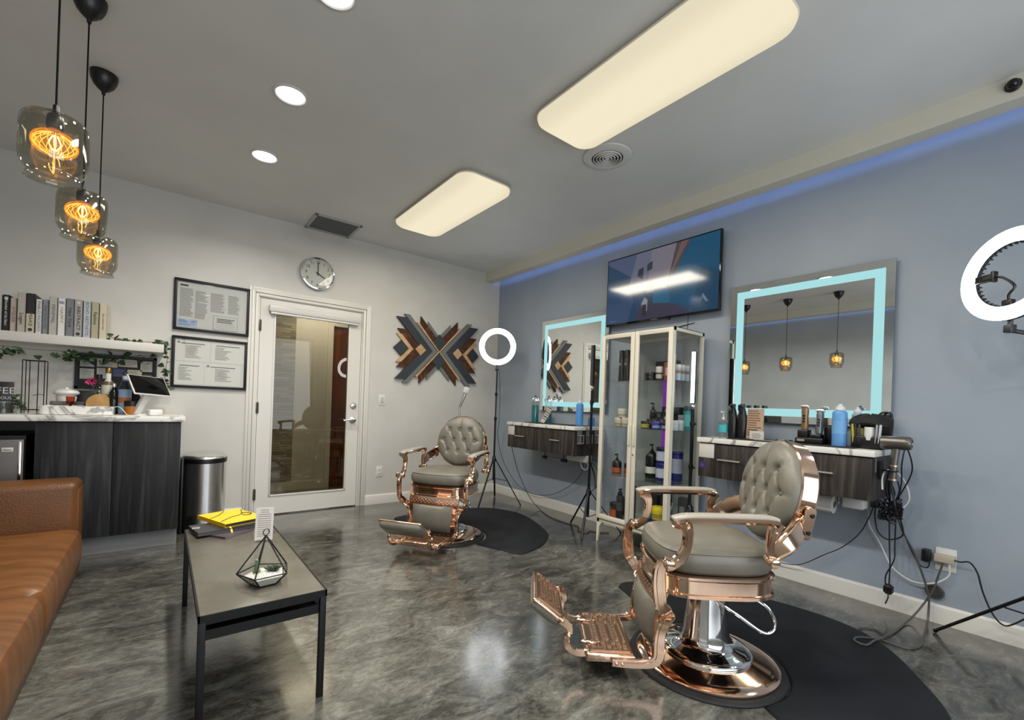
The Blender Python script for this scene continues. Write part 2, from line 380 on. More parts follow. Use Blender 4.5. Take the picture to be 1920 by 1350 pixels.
# ---------------------------------------------------------------- glazed door and casing
d = bpy.data.objects.new('door_1', None); COL.objects.link(d); d['kind'] = 'structure'
mb = MB(); G0, G1, GZ0, GZ1 = -2.607, -1.915, .191, 1.915
Y0, Y1 = .004, .044
for a in ((DX0, G0, 0.012, DZ), (G1, DX1, 0.012, DZ), (G0, G1, 0.012, GZ0), (G0, G1, GZ1, DZ)): mb.box(a[0], a[1], Y0, Y1, a[2], a[3])
mb.build('door_leaf', DOORW, d)
mb = MB()
for a in ((G0-.012, G0+.004, GZ0, GZ1), (G1-.004, G1+.012, GZ0, GZ1)): mb.box(a[0], a[1], Y0-.008, Y0+.002, a[2]-.01, a[3]+.01, bev=.003)
for z in (GZ0-.012, GZ1-.004): mb.box(G0-.012, G1+.012, Y0-.008, Y0+.002, z, z+.016, bev=.003)
mb.build('glazing_bead', DOORW, d)
MB().box(G0, G1, .022, .026, GZ0, GZ1).build('pane', DOORG, d)
for z in (1.79, 1.02, .21):
    h = MB().box(DX0-.012, DX0+.012, -.006, .004, z-.05, z+.05, bev=.002).tube([(DX0, -.008, z-.052), (DX0, -.008, z+.052)], .006, 8)
    h.build('hinge', P('dark_hinge', '#6b665e', .35, metal=.8), d)
M90 = Matrix.Rotation(PI/2, 4, 'X')     # lathe axis to -y
k = MB(); k.lathe([(.033, 0), (.033, .006), (.027, .012), (.014, .014), (.013, .02), (.006, .024)], mat=Matrix.Translation((-1.846, .004, 1.062)) @ M90); k.box(-1.849, -1.843, -.03, -.018, 1.045, 1.079)
k.build('deadbolt', STEEL, d)
k = MB(); k.lathe([(.034, 0), (.034, .006), (.026, .013), (.013, .016), (.012, .045), (.02, .05), (.022, .058), (.012, .064)], mat=Matrix.Translation((-1.852, .004, .915)) @ M90)
k.tube([(-1.852, -.052, .915), (-1.89, -.055, .917), (-1.93, -.05, .912), (-1.955, -.045, .908)], [.011, .009, .008, .009], 8, smooth=4)
k.build('door_handle', STEEL, d)
k = MB(); k.box(-2.67, -1.815, -.055, .0, 1.925, 1.99, bev=.012); k.build('roller_blind', P('blind_white', '#cfccc6', .4), d)
k = MB(); k.box(-2.655, -1.83, -.045, -.012, 1.905, 1.925, bev=.005); k.build('blind_bottom_rail', WHITEP, d)
mb = MB()
for i, (o, t) in enumerate(((0, .018), (.03, .022), (.055, .014))):
    w = .026
    mb.box(DX0-.016-o-w, DX0-.016-o, -t, 0, 0, DZ+.012+o+w, bev=.003); mb.box(DX1+.016+o, DX1+.016+o+w, -t, 0, 0, DZ+.012+o+w, bev=.003)
    mb.box(DX0-.016-o, DX1+.016+o, -t, 0, DZ+.012+o, DZ+.012+o+w, bev=.003)
struct('trim_3', mb, TRIM)
mb = MB(); mb.box(DX0-.02, DX0-.004, 0, .12, 0, DZ+.02); mb.box(DX1+.004, DX1+.02, 0, .12, 0, DZ+.02); mb.box(DX0-.004, DX1+.004, 0, .12, DZ+.004, DZ+.02)
struct('trim_4', mb, TRIM)
# ================================================================ ceiling fittings
def rrect(cx, cy, hx, hy, r, n=8):
    pts = []
    for (sx, sy, a0) in ((1, 1, 0), (-1, 1, PI/2), (-1, -1, PI), (1, -1, 3*PI/2)):
        for k in range(n+1):
            a = a0+PI/2*k/n; pts.append((cx+sx*(hx-r)+r*math.cos(a), cy+sy*(hy-r)+r*math.sin(a)))
    return pts
PANEL = emis('warm_diffuser', (.98, .88, .64), .9); nt = PANEL.node_tree; N = nt.nodes; L = nt.links    # brighter along the tubes
tc = N.new('ShaderNodeTexCoord'); sp = N.new('ShaderNodeSeparateXYZ'); L.new(tc.outputs['Object'], sp.inputs[0]); ab = N.new('ShaderNodeMath'); ab.operation = 'ABSOLUTE'; L.new(sp.outputs[0], ab.inputs[0])
mr = N.new('ShaderNodeMapRange'); mr.interpolation_type = 'SMOOTHSTEP'; mr.inputs[1].default_value = .08; mr.inputs[2].default_value = .23; mr.inputs[3].default_value = .93; mr.inputs[4].default_value = .80
L.new(ab.outputs[0], mr.inputs[0]); L.new(mr.outputs[0], N['Emission'].inputs[1])
def panel(label, x, y):
    t = thing('ceiling_light', label, 'ceiling light', (x, y, ZC), group='cloud ceiling lights')
    hx, hy = .232, .625
    MB().loft([[(a, b, z) for a, b in rrect(0, 0, hx-q, hy-q, .10)] for q, z in ((.03, 0), (.03, -.025))]).build('base_tray', WHITEP, t)
    rings = []
    for q, z in ((.004, -.018), (0, -.024), (0, -.034), (.004, -.048), (.02, -.062), (.06, -.073), (.12, -.08), (.19, -.083)):
        rings.append([(a, b, z) for a, b in rrect(0, 0, hx-q, hy-q, max(.105-q*.5, .02))])
    MB().loft(rings, cap0=False).build('diffuser', PANEL, t)
    MB().loft([[(a, b, z) for a, b in rrect(0, 0, hx+q, hy+q, .105)] for q, z in ((-.004, -.016), (.004, -.018), (.004, -.026), (0, -.027))], cap0=True, cap1=False).build('edge_rim', P('cream_rim', '#e8e2cc', .4), t)
    area('tube_glow', (0, 0, -.09), (0, 0, 0), .40, 1.15, 19, (1.0, .92, .76), parent=t)
    return t
panel('long warm cloud ceiling light farther away, near the door wall', -1.572, -1.385)
panel('long warm cloud ceiling light nearest the camera, cut by the top edge', -1.572, -3.355)
DOWN = emis('downlight_white', (1, .98, .94), 6)
for i, (y, lb) in enumerate(((-1.171, 'round white recessed downlight, lowest of the three on the ceiling left of centre'), (-1.982, 'round white recessed downlight, middle one between two others left of centre'),
        (-2.79, 'round white recessed downlight cut off by the top edge of the photo'), (-3.60, None), (-4.41, None), (-5.22, None))):
    t = thing('downlight', lb or 'round recessed downlight of the row overhead, out of the picture', 'downlight', (-2.915, y, ZC), group='recessed downlights')
    MB().lathe([(.088, 0), (.088, -.006), (.078, -.009), (.072, -.004)], cap0=False, cap1=False).build('trim_ring', WHITEP, t)
    MB().lathe([(.0745, -.001), (.0735, -.004)]).build('lens', DOWN, t)
    area('beam', (0, 0, -.012), (0, 0, 0), .14, .14, 17, (1, .96, .9), 'DISK', t, spread=PI*.85)
# smoked glass pendants
BULB = pmat('amber_bulb_glass', (.55, .25, .04), .1, emit=(1.0, .40, .04), es=.55)
FIL = emis('filament', (1.0, .62, .18), 30)
def bulb_mat():
    m = glass('ribbed_amber_glass', (1.0, .74, .34), boost=1.2, emit=(1.0, .34, .03), es=.30)
    return m
def pendant(label, x, y, ztop):
    t = thing('pendant_lamp', label, 'pendant lamp', (x, y, ZC), group='smoked glass pendants over the sofa')
    MB().lathe([(.058, 0), (.058, -.012), (.054, -.035), (.042, -.062), (.024, -.082), (.009, -.094), (.007, -.11)]).build('ceiling_rose', BLACKP, t)
    zt = ztop-ZC
    MB().tube([(0, 0, -.105), (0, 0, zt+.02)], .0030, 6).build('cord', P('black_flex', '#08080a', .85, spec=.15), t)
    MB().lathe([(.007, zt+.035), (.009, zt+.01), (.016, zt+.004), (.020, zt-.002), (.022, zt-.036), (.018, zt-.044)]).build('lamp_holder', BLACKP, t)
    pr = [(.030, zt+.0), (.055, zt-.003), (.072, zt-.011), (.080, zt-.024), (.082, zt-.05), (.082, zt-.120), (.079, zt-.145), (.071, zt-.160), (.064, zt-.168), (.062, zt-.174), (.066, zt-.184), (.069, zt-.189)]
    pr = [(r, zt+(z-zt)*1.08) for r, z in pr]
    MB().lathe(pr, seg=48, cap0=False, cap1=False).build('lamp_shade', SMOKE, t, ang=80)
    b = MB(); rings = []
    for i in range(1, 18):
        a = PI*i/18; rr = .054*math.sin(a)**.8; z = zt-.088-.038*(-math.cos(a))
        rings.append([(rr*(1+.05*math.cos(22*2*PI*j/110))*math.cos(2*PI*j/110), rr*(1+.05*math.cos(22*2*PI*j/110))*math.sin(2*PI*j/110), z) for j in range(110)])
    b.loft(rings, cap0=False, cap1=False)
    b.lathe([(.014, zt-.038), (.017, zt-.048), (.024, zt-.056)], cap0=False, cap1=False)
    bo = b.build('bulb', bulb_mat(), t)
    f = MB()
    for k in range(4):
        a = 2*PI*k/4; a2 = a+.6
        f.tube([(.005*math.cos(a), .005*math.sin(a), zt-.062), (.014*math.cos(a), .014*math.sin(a), zt-.088), (.004*math.cos(a2), .004*math.sin(a2), zt-.108)], .0016, 5, smooth=3)
    f.build('filament', FIL, bo)
    f = MB()
    for k in range(18):
        a = 2*PI*k/18; c_, s_ = math.cos(a), math.sin(a)
        f.tube([(.014*c_, .014*s_, zt-.056), (.040*c_, .040*s_, zt-.070), (.0515*c_, .0515*s_, zt-.088), (.040*c_, .040*s_, zt-.108), (.016*c_, .016*s_, zt-.123)], .0011, 4, smooth=3)
    f.build('glowing_rib', emis('glowing_rib', (1.0, .60, .16), 3.2), bo)
    return t
pendant('smoked glass pendant nearest the camera, largest of the three at upper left', -3.721, -2.69, 1.992)
pendant('smoked glass pendant in the middle of the row of three', -3.721, -2.07, 1.973)
pendant('smoked glass pendant farthest back, smallest of the three, above the shelf end', -3.721, -1.487, 1.942)
# round air diffuser
t = thing('ceiling_vent', 'round white ceiling air diffuser with concentric rings beside the near light', 'ceiling vent', (-1.143, -2.746, ZC))
MB().lathe([(.150, 0), (.158, -.004), (.156, -.010), (.148, -.012), (.118, -.022), (.104, -.020), (.104, 0)], seg=48, cap0=False, cap1=False).build('outer_flange', WHITEP, t)
MB().lathe([(.104, -.001), (.104, -.003)], seg=40).build('dark_throat', BLACKP, t)
for r in (.092, .072, .052, .032): MB().lathe([(r, -.004), (r+.002, -.020), (r-.004, -.024), (r-.004, -.006)], seg=40, cap0=False, cap1=False).build('ring', WHITEP, t)
MB().lathe([(.014, -.004), (.014, -.02), (.006, -.024)], seg=20).build('hub', WHITEP, t)
t = thing('return_vent', 'rectangular grey return air grille at the ceiling edge above the door', 'ceiling vent', (-2.172, -.215, ZC))
mb = MB()
for q, w, z in ((0, .028, -.012),): mb.box(-.215, .215, -.205, -.205+w, z, 0, bev=.004); mb.box(-.215, .215, .205-w, .205, z, 0, bev=.004); mb.box(-.215, -.215+w, -.205, .205, z, 0, bev=.004); mb.box(.215-w, .215, -.205, .205, z, 0, bev=.004)
mb.build('vent_frame', P('grille_frame', '#b0afab', .5), t)
mb = MB(); mb.box(-.187, .187, -.177, .177, -.002, 0)
for i in range(28): mb.box(-.187, .187, -.176+i*.0128, -.171+i*.0128, -.008, -.002, 0)
mb.build('grille', P('grille_grey', '#6e7070', .5), t)
t = thing('security_camera', 'small black dome camera on the cream beam at upper right', 'security camera', (-.225, -4.49, 2.758))
k = MB(); k.T = Matrix.Rotation(-PI/2, 4, 'Y'); k.lathe([(.030, .0), (.030, .008), (.024, .012)], seg=24); k.build('mount', P('mount_black', '#101113', .3), t)
MB().ball(-.020, 0, 0, .024).build('lens_ball', BLACKG, t)
# ================================================================ barber chair  (local: +x forward, +y its left)
def make_chair(label, loc, rz):
    t = thing('barber_chair', label, 'barber chair', loc, rz, 'copper and grey leather barber chairs')
    MB().lathe([(.300, 0), (.327, .0), (.329, .006), (.325, .014), (.298, .017)], seg=64).build('base_gasket', RUBBER, t)
    MB().lathe([(.294, .017), (.298, .020), (.298, .026), (.290, .032), (.255, .040), (.20, .052), (.10, .07)], seg=72, cap0=False).build('base_disc', COPPER, t, ang=50)
    c = MB().lathe([(.186, .050), (.191, .054), (.191, .064), (.184, .071), (.160, .078), (.128, .088), (.108, .100), (.100, .118), (.096, .15), (.086, .25), (.078, .345), (.078, .37)], seg=64, cap0=False)
    c.build('hydraulic_column', CHROME, t, ang=60)
    MB().box(-.16, .18, -.15, .15, .345, .392, bev=.02).build('under_seat_bracket', BLACKM, t)
    def fp(a, b, n, z, cx=.03, N_=72, rear=1.0):
        out = []
        for j in range(N_):
            th = 2*PI*j/N_; cc, ss = math.cos(th), math.sin(th)
            x = a*math.copysign(abs(cc)**(2/n), cc); y = b*math.copysign(abs(ss)**(2/n), ss)
            if x < 0: y *= 1-.16*(abs(x)/a)**2*rear
            else: x *= 1-.09*(abs(y)/b)**2
            out.append((cx+x, y, z))
        return out
    r = MB(); q = [(-.012, .374), (.002, .378), (.002, .390), (-.006, .394), (-.006, .444), (.004, .452), (.004, .462), (-.004, .466), (-.03, .466)]
    r.loft([fp(.245+d, .258+d, 5, z) for d, z in q]).build('seat_frame', COPPER, t)
    s = MB(); q = [(-.03, .466), (-.008, .470), (.004, .490), (.006, .520), (.0, .545), (-.004, .5515), (.0, .5535), (-.008, .562), (-.03, .572), (-.07, .578), (-.13, .581), (-.20, .582)]
    s.loft([fp(.240+d, .250+d, 4.5, z) for d, z in q]).build('seat_cushion', GREYL, t, ang=60)
    # backrest: tufted round pad in a copper hoop
    th = math.radians(11); C0 = Vector((-.262, 0, .788)); U = Vector((-math.sin(th), 0, math.cos(th))); V = Vector((0, 1, 0)); Nn = Vector((math.cos(th), 0, math.sin(th)))
    R = .220
    rows = [(.095, (-.098, 0, .098)), (.0, (-.148, -.05, .05, .148)), (-.098, (-.098, 0, .098))]
    btn = [(y, z) for z, ys in rows for y in ys]
    seams = []
    for i, (y, z) in enumerate(btn):
        for j, (y2, z2) in enumerate(btn):
            if abs(abs(z-z2)-.0965) < .01 and .03 < abs(y-y2) < .06 and j > i: seams.append((y, z, y2, z2))
    def dseg(y, z, s_):
        ax, ay, bx, by = s_; dx, dy = bx-ax, by-ay; k = max(0, min(1, ((y-ax)*dx+(z-ay)*dy)/(dx*dx+dy*dy))); return math.hypot(y-ax-k*dx, z-ay-k*dy)
    edge = []
    for (y, z) in btn:
        if abs(z) > .05 or abs(y) > .1:
            L_ = math.hypot(y, z) or 1
            edge.append((y, z, y/L_*R, z/L_*R) if abs(z) < .05 or abs(y) > .05 else (y, z, y, math.copysign(math.sqrt(R*R-y*y), z)))
    allseg = seams+edge
    def hgt(y, z):
        rr = min(1, math.hypot(y, z)/R); h = .058*(1-rr**5)**.5 if rr < 1 else 0
        fade = max(0, 1-rr**6)
        dm = max([math.exp(-((y-a)**2+(z-b)**2)/.018**2) for a, b in btn]); sm = max([math.exp(-(dseg(y, z, s_)/.0065)**2) for s_ in allseg])
        sw = max([math.exp(-(dseg(y, z, s_)/.022)**2) for s_ in allseg])
        return h - fade*(.021*dm + .0050*sm + .0050*sw)
    m = MB(); NR, NS = 44, 128; rings = []
    for i in range(NR+1):
        rr = R*(1-(i/NR)**1.0)*1.0+.0005
        rings.append([C0+V*(rr*math.cos(2*PI*j/NS))+U*(rr*math.sin(2*PI*j/NS))+Nn*hgt(rr*math.cos(2*PI*j/NS), rr*math.sin(2*PI*j/NS)) for j in range(NS)])
    base = [p - Nn*.02 for p in rings[0]]
    m.loft([base]+rings, cap0=True, cap1=True); m.build('backrest', GREYL, t, ang=75)
    for a, b in btn:
        c_ = C0+V*a+U*b+Nn*(hgt(a, b)+.0045); k = MB(); k.T = Matrix.Translation(c_) @ Matrix.Rotation(PI/2-th, 4, 'Y')
        k.ball(0, 0, 0, .0118, .0118, .008, seg=14, n=8); k.build('button', GREYL, t)
    hoop = MB(); rings = []
    for j in range(72):
        a = 2*PI*j/72; dr = V*math.cos(a)+U*math.sin(a)
        rings.append([C0+dr*rr+Nn*h for rr, h in ((R-.004, -.002), (R+.004, .0), (R+.009, -.006), (R+.010, -.062), (R+.004, -.070), (R-.006, -.068))])
    rings.append(rings[0]); hoop.loft(rings, cap0=False, cap1=False); hoop.build('backrest_hoop', COPPER, t)
    MB().loft([[C0+V*(rr*math.cos(2*PI*j/48))+U*(rr*math.sin(2*PI*j/48))+Nn*h for j in range(48)] for rr, h in ((R-.004, -.02), (R-.004, -.06), (R-.03, -.075))]).build('backrest_shell', P('dark_shell', '#3b3833', .5), t)
    for sg in (1, -1):
        y = .297*sg; wd = (0, 1, 0)
        # arm pad and copper rail
        pad = MB(); pts = [(-.142, .712), (-.10, .722), (0, .722), (.14, .719), (.215, .714), (.262, .702)]; W = [.040, .047, .054, .060, .060, .045]
        P3 = catmull([(x, y, z) for x, z in pts], 6); ww = []
        for i in range(5): ww += [W[i]+(W[i+1]-W[i])*k/6 for k in range(6)]
        ww.append(W[-1]); rings = []
        for i, p in enumerate(P3):
            q_ = P3[min(i+1, len(P3)-1)]-P3[max(i-1, 0)]; up = Vector((-q_.z, 0, q_.x)).normalized(); h = ww[i]/2
            if i in (0, len(P3)-1): h *= .7
            rings.append([p+Vector((0, a*h, 0))+up*b for a, b in ((-1, -.004), (-1, .003), (-.8, .009), (-.3, .012), (.3, .012), (.8, .009), (1, .003), (1, -.004))])
        pad.loft(rings); pad.build('arm_pad', PADT, t, ang=50)
        rail = MB(); rings = []
        for i, p in enumerate(P3):
            q_ = P3[min(i+1, len(P3)-1)]-P3[max(i-1, 0)]; up = Vector((-q_.z, 0, q_.x)).normalized(); h = ww[i]/2+.004
            rings.append([p+Vector((0, a*h, 0))+up*b for a, b in ((-1, -.014), (-1.0, -.002), (-.9, .001), (.9, .001), (1.0, -.002), (1, -.014), (.55, -.026), (-.55, -.026))])
        rail.loft(rings)
        fpz = [(.232, .700), (.205, .672), (.198, .635), (.205, .588), (.230, .545), (.268, .520)]
        rail.strap([(x, y, z) for x, z in fpz], [.075, .046, .036, .038, .042, .040], .026, wd, ridge=.003)
        rail.strap([(x, y, z) for x, z in ((-.142, .706), (-.128, .680), (-.116, .640), (-.114, .600), (-.124, .560))], [.055, .046, .030, .026, .030], .022, wd, ridge=.003)
        rail.ball(.205, y+sg*.014, .672, .008); rail.ball(-.13, y+sg*.012, .668, .007)
        rail.build('armrest_frame', COPPER, t)
        for (px_, pz_, r_) in ((.270, .528, .021), (-.122, .556, .020)):
            k = MB(); k.T = Matrix.Translation((px_, y, pz_)) @ Matrix.Rotation(PI/2, 4, 'X')
            k.lathe([(r_-.012, -.036), (r_-.004, -.034), (r_, -.026), (r_, .026), (r_-.004, .034), (r_-.012, .036)], seg=20); k.build('pivot_knob', COPPER, t)
        # front side frame: from the knob down past the rim, steps inward, down to the footplate
        k = MB(); ys = .288*sg; yl = .205*sg
        pts = [(.285, ys, .535), (.300, ys, .50), (.301, ys, .45), (.296, ys, .40), (.288, ys-sg*.004, .36), (.262, ys-sg*.022, .325), (.246, ys-sg*.05, .295), (.250, yl+sg*.012, .262), (.262, yl, .22), (.268, yl, .17), (.268, yl, .12), (.285, yl, .092), (.33, yl, .080), (.40, yl, .078), (.455, yl, .080)]
        k.strap(pts, [.032, .046, .052, .052, .05, .052, .058, .05, .046, .046, .048, .044, .036, .034, .03], .020, wd, smooth=5, ridge=.004)
        k.ball(.415, yl+sg*.011, .079, .007); k.ball(.44, yl+sg*.011, .080, .009, .006, .009)
        k.box(.235, .268, yl+sg*.01-.016, yl+sg*.01+.016, .275, .315, bev=.008)
        k.build('side_frame', COPPER, t)
        # rear bracket to the backrest hoop with bolted hinge plate
        k = MB(); k.strap([(-.118, y, .572), (-.150, y-sg*.002, .606), (-.195, y-sg*.012, .640), (-.245, y-sg*.045, .672), (-.285, y-sg*.075, .690)], [.030, .060, .078, .080, .060], .010, wd, smooth=5)
        k.tube([(-.12, y+sg*.006, .545), (-.16, y+sg*.004, .575), (-.21, y-sg*.01, .600), (-.272, y-sg*.06, .636)], .006, 8, smooth=5)
        k.tube([(-.15, y+sg*.003, .632), (-.20, y-sg*.012, .676), (-.28, y-sg*.07, .722)], .005, 8, smooth=5)
        k.build('back_bracket', COPPER, t)
        k = MB(); k.T = Matrix.Translation((-.290, y-sg*.060, .694)) @ Matrix.Rotation(-th, 4, 'Y')
        k.loft([[(a, yy, b) for a, b in rrect(0, 0, .021-q_, .064-q_, .015, 5)] for q_, yy in ((.002, -.006), (0, -.004), (0, .004), (.002, .006))])
        k.build('hinge_plate', COPPER, t)
        for dz in (-.036, .032):
            b_ = MB(); b_.T = Matrix.Translation((-.296+.2*-dz, y-sg*.055, .694+dz)) @ Matrix.Rotation(-sg*PI/2, 4, 'X'); b_.lathe([(.009, 0), (.009, .004), (.006, .007)], seg=12)
            b_.build('bolt', BLACKM, t)
    # calf pad between the side frames
    def calf(y0, z0, z1, f, off, n=16, mz=10, bul=.0, rnd=.03):
        rows_ = []
        for i in range(mz+1):
            z = z0+(z1-z0)*i/mz; row = []
            for j in range(n+1):
                a = -1+2*j/n; yy = a*(y0+(z-z0)*.12); row.append((f(z)+off-.018*abs(a)**2+bul*(1-abs(a)**4)*(1-abs(2*i/mz-1)**4), yy, z))
            rows_.append(row)
        return rows_
    fz = lambda z: .278+.04*math.sin((z-.09)/.27*PI)*.6+.06*max(0, z-.25)
    def slab(rows_, d):
        v = MB(); n = len(rows_[0]); mm = len(rows_); vs = [p for r_ in rows_ for p in r_]+[(p[0]-d, p[1], p[2]) for r_ in rows_ for p in r_]; o = n*mm; fs = []
        for i in range(mm-1):
            for j in range(n-1):
                a = i*n+j; fs += [(a, a+1, a+n+1, a+n), (o+a, o+a+n, o+a+n+1, o+a+1)]
        bd = [(i, i+1) for i in range(n-1)]+[((mm-1)*n+i+1, (mm-1)*n+i) for i in range(n-1)]+[((i+1)*n, i*n) for i in range(mm-1)]+[(i*n+n-1, (i+1)*n+n-1) for i in range(mm-1)]
        fs += [(b_, a, o+a, o+b_) for a, b_ in bd]; return v.add(vs, fs)
    sh = slab(calf(.178, .070, .378, fz, -.010), .014)
    for r0 in range(3):
        for j in range(26):
            a = -1+2*(j+.5)/26; z = .330+.012*r0
            if (j+r0) % 2: continue
            yy = a*(.178+.25*.12); x = fz(z)-.010-.018*a*a; sh.box(x-.003, x+.0035, yy-.0065, yy+.0065, z-.003, z+.003)
    for j in range(20):
        a = -1+2*(j+.5)/20; yy = a*.178; x = fz(.085)-.010-.018*a*a
        sh.box(x-.003, x+.0035, yy-.006, yy+.006, .078 if j % 2 else .088, .084 if j % 2 else .094)
    sh.build('calf_panel', COPPER, t)
    slab(calf(.150, .105, .312, fz, -.004, bul=.016), .012).build('calf_pad', GREYL, t, ang=60)
    # treads with raised key pattern
    def tread(name, M_, L_, W_, th_):
        m_ = MB(); m_.T = M_; m_.box(-L_/2, L_/2, -W_/2, W_/2, -th_, 0, bev=.010, seg=3)
        m_.box(-L_/2+.012, L_/2-.012, -W_/2+.012, W_/2-.012, 0, .003, 1, bev=.001, seg=1)
        nx = 7; dx = (L_-.05)/nx; ny = 12; dy = (W_-.05)/ny
        for i in range(nx):
            x = -L_/2+.025+dx*(i+.5)
            for j in range(ny):
                yy = -W_/2+.025+dy*(j+.5); mid = 3 <= j <= 8
                if mid and i % 2: m_.box(x-dx*.3, x+dx*.3, yy-dy*.42, yy+dy*.2, .003, .008)
                elif mid: m_.box(x-dx*.46, x-dx*.1, yy-dy*.5, yy+dy*.5, .003, .008)
                elif (i+j) % 3: m_.box(x-dx*.34, x+dx*.34, yy-dy*.28, yy+dy*.28, .003, .0075)
                else: m_.box(x-dx*.12, x+dx*.12, yy-dy*.5, yy+dy*.5, .003, .0075)
        for sy in (-1, 1): m_.box(-L_/2+.02, L_/2-.02, sy*(W_/2-.022)-.003, sy*(W_/2-.022)+.003, .003, .008)
        return m_.build(name, [COPPERB, P('recessed_dark_copper', (.30, .19, .13), .35, metal=1.0)], t)
    tread('footrest_plate', Matrix.Translation((.455, 0, .100)), .205, .378, .036)
    m = MB()
    for yy in (-.10, .10):
        m.T = Matrix.Translation((.53, yy, .106)) @ Matrix.Rotation(0, 4, 'Z'); m.ball(0, 0, 0, .045, .016, .008, seg=12, n=6)
    m.T = Matrix(); m.build('footrest_leaf_ornament', COPPER, t)
    for sg in (1, -1):
        m = MB(); m.strap([(.535, .15*sg, .088), (.575, .152*sg, .082), (.615, .158*sg, .092), (.638, .160*sg, .120), (.640, .162*sg, .152), (.628, .162*sg, .178), (.636, .162*sg, .200), (.666, .162*sg, .222)], [.03, .03, .028, .026, .024, .026, .034, .04], .016, (0, 1, 0), smooth=5)
        m.ball(.634, .172*sg, .162, .012); m.ball(.664, .172*sg, .220, .010, .006, .010)
        m.build('kick_bracket', COPPER, t)
    ang = math.atan2(.090, .126)
    Mk = Matrix.Translation((.716, 0, .262)) @ Matrix.Rotation(-ang, 4, 'Y')
    tread('flip_footrest', Mk, .165, .325, .018)
    k = MB(); k.T = Mk; k.loft([[(a, b, z) for a, b in rrect(0, 0, .08-q_, .160-q_, .03)] for q_, z in ((0, -.016), (.0, -.028), (.006, -.042), (.02, -.052), (.045, -.056))]); k.T = Matrix()
    k.build('flip_footrest_pad', GREYL, t, ang=60)
    MB().tube([(.0, .05, .335), (.0, .10, .318), (-.09, .13, .262), (-.175, .14, .208), (-.222, .13, .206), (-.245, .11, .238), (-.225, .09, .288), (-.17, .07, .325), (-.13, .06, .345)], .0065, 10, smooth=7).build('pump_handle', CHROME, t)
    return t
near = make_chair('large near barber chair at lower right, tufted grey back, copper footrest pointing left', (-1.46, -3.70, 0), 2.432)
far = copy_tree(near); far.location = (-1.500, -1.415, 0); far.rotation_euler = (0, 0, -2.509)
far['label'] = 'smaller far barber chair facing the camera below the wooden wall art'
# floor mats: D shapes with a round bite cut out for the chair base
def inset(pts, d):
    n = len(pts); out = []
    for i in range(n):
        a, b, c = Vector(pts[i-1]), Vector(pts[i]), Vector(pts[(i+1) % n])
        e1 = (b-a).normalized(); e2 = (c-b).normalized(); nn = Vector((-(e1.y+e2.y), e1.x+e2.x))
        nn = nn.normalized() if nn.length > 1e-6 else Vector((-e1.y, e1.x)); out.append((b.x+nn.x*d, b.y+nn.y*d))
    return out
def floor_mat(label, ctrl, c, r, a0, a1):
    """ctrl: outer outline from one end of the flat side round to the other (counter-clockwise); bite: arc about c"""
    out = [tuple(p)[:2] for p in catmull([(x, y, 0) for x, y in ctrl], 8)]
    out += [(c[0]+r*math.cos(math.radians(a0+(a1-a0)*k/24)), c[1]+r*math.sin(math.radians(a0+(a1-a0)*k/24))) for k in range(25)]
    o = MB().loft([[(x, y, z) for x, y in inset(out, d)] for d, z in ((0, 0), (0, .003), (.006, .009), (.014, .0115))]).build('floor_mat', MATM, ang=50)
    return tag(o, label, 'floor mat', 'black anti-fatigue floor mats')
floor_mat('large black floor mat under the near barber chair, cut off at bottom right',
    [(-1.74, -4.30), (-1.66, -4.40), (-1.40, -4.46), (-1.08, -4.458), (-.798, -4.313), (-.598, -4.161), (-.497, -4.0), (-.475, -3.80), (-.52, -3.55), (-.66, -3.26), (-.86, -3.04), (-1.04, -2.93), (-1.13, -2.95)], (-1.46, -3.70), .332, 64, -112)
floor_mat('smaller black floor mat under the far barber chair, rounded side to the right',
    [(-1.29, -2.13), (-1.217, -2.145), (-1.0, -2.08), (-.776, -1.917), (-.66, -1.75), (-.534, -1.438), (-.475, -1.2), (-.486, -1.036), (-.58, -.83), (-.75, -.715), (-1.05, -.645), (-1.39, -.625), (-1.62, -.665), (-1.66, -.72)], (-1.494, -1.432), .332, 103, -77)
near.location.z = far.location.z = 0.0
# ================================================================ sofa, low table
t = thing('sofa', 'tan leather sofa cut off at the lower left corner, low arm towards the counter', 'sofa', (0, 0, 0))
def cushion(name, x0, x1, y0, y1, z0, z1, mat, parent, r=.05, puff=.02, n=10):
    hx, hy = (x1-x0)/2, (y1-y0)/2; cx, cy_ = (x0+x1)/2, (y0+y1)/2; H = z1-z0; rings = []
    for q, h in ((.02, 0), (.004, .012), (-.004, H*.3), (-.004, H*.62), (.002, H-.035), (.010, H-.016), (.011, H-.013), (.013, H-.012), (.022, H-.004), (.05, H+puff*.3), (.12, H+puff*.75), (min(hx, hy)*.7, H+puff)):
        rings.append([(a, b, z0+h) for a, b in rrect(cx, cy_, hx-q, hy-q, max(r-q*.3, .02), n)])
    return MB().loft(rings).build(name, mat, parent, ang=60)
MB().box(-4.66, -3.80, -3.62, -1.015, .012, .15, bev=.02, seg=3).build('sofa_base', TAN2, t)
mb = MB(); mb.box(-4.66, -3.795, -1.235, -.985, .10, .60, bev=.035, seg=4); mb.box(-3.80, -3.79, -1.20, -1.02, .14, .55, bev=.004); mb.build('armrest', TAN2, t)
MB().box(-4.66, -3.795, -3.68, -3.43, .10, .60, bev=.035, seg=4).build('armrest', TAN2, t)
cushion('seat_cushion', -4.50, -3.765, -2.275, -1.24, .13, .345, TAN, t)
cushion('seat_cushion', -4.50, -3.762, -3.425, -2.285, .13, .345, TAN, t)
MB().box(-4.68, -4.46, -3.60, -1.05, .10, .74, bev=.05, seg=4).build('sofa_back', TAN2, t)
TABLE = add_noise(pmat('grey_stone_tabletop', '#5f5b4f', .28), 5, '#5a564b', '#646056', detail=8, rough=(.22, .34))
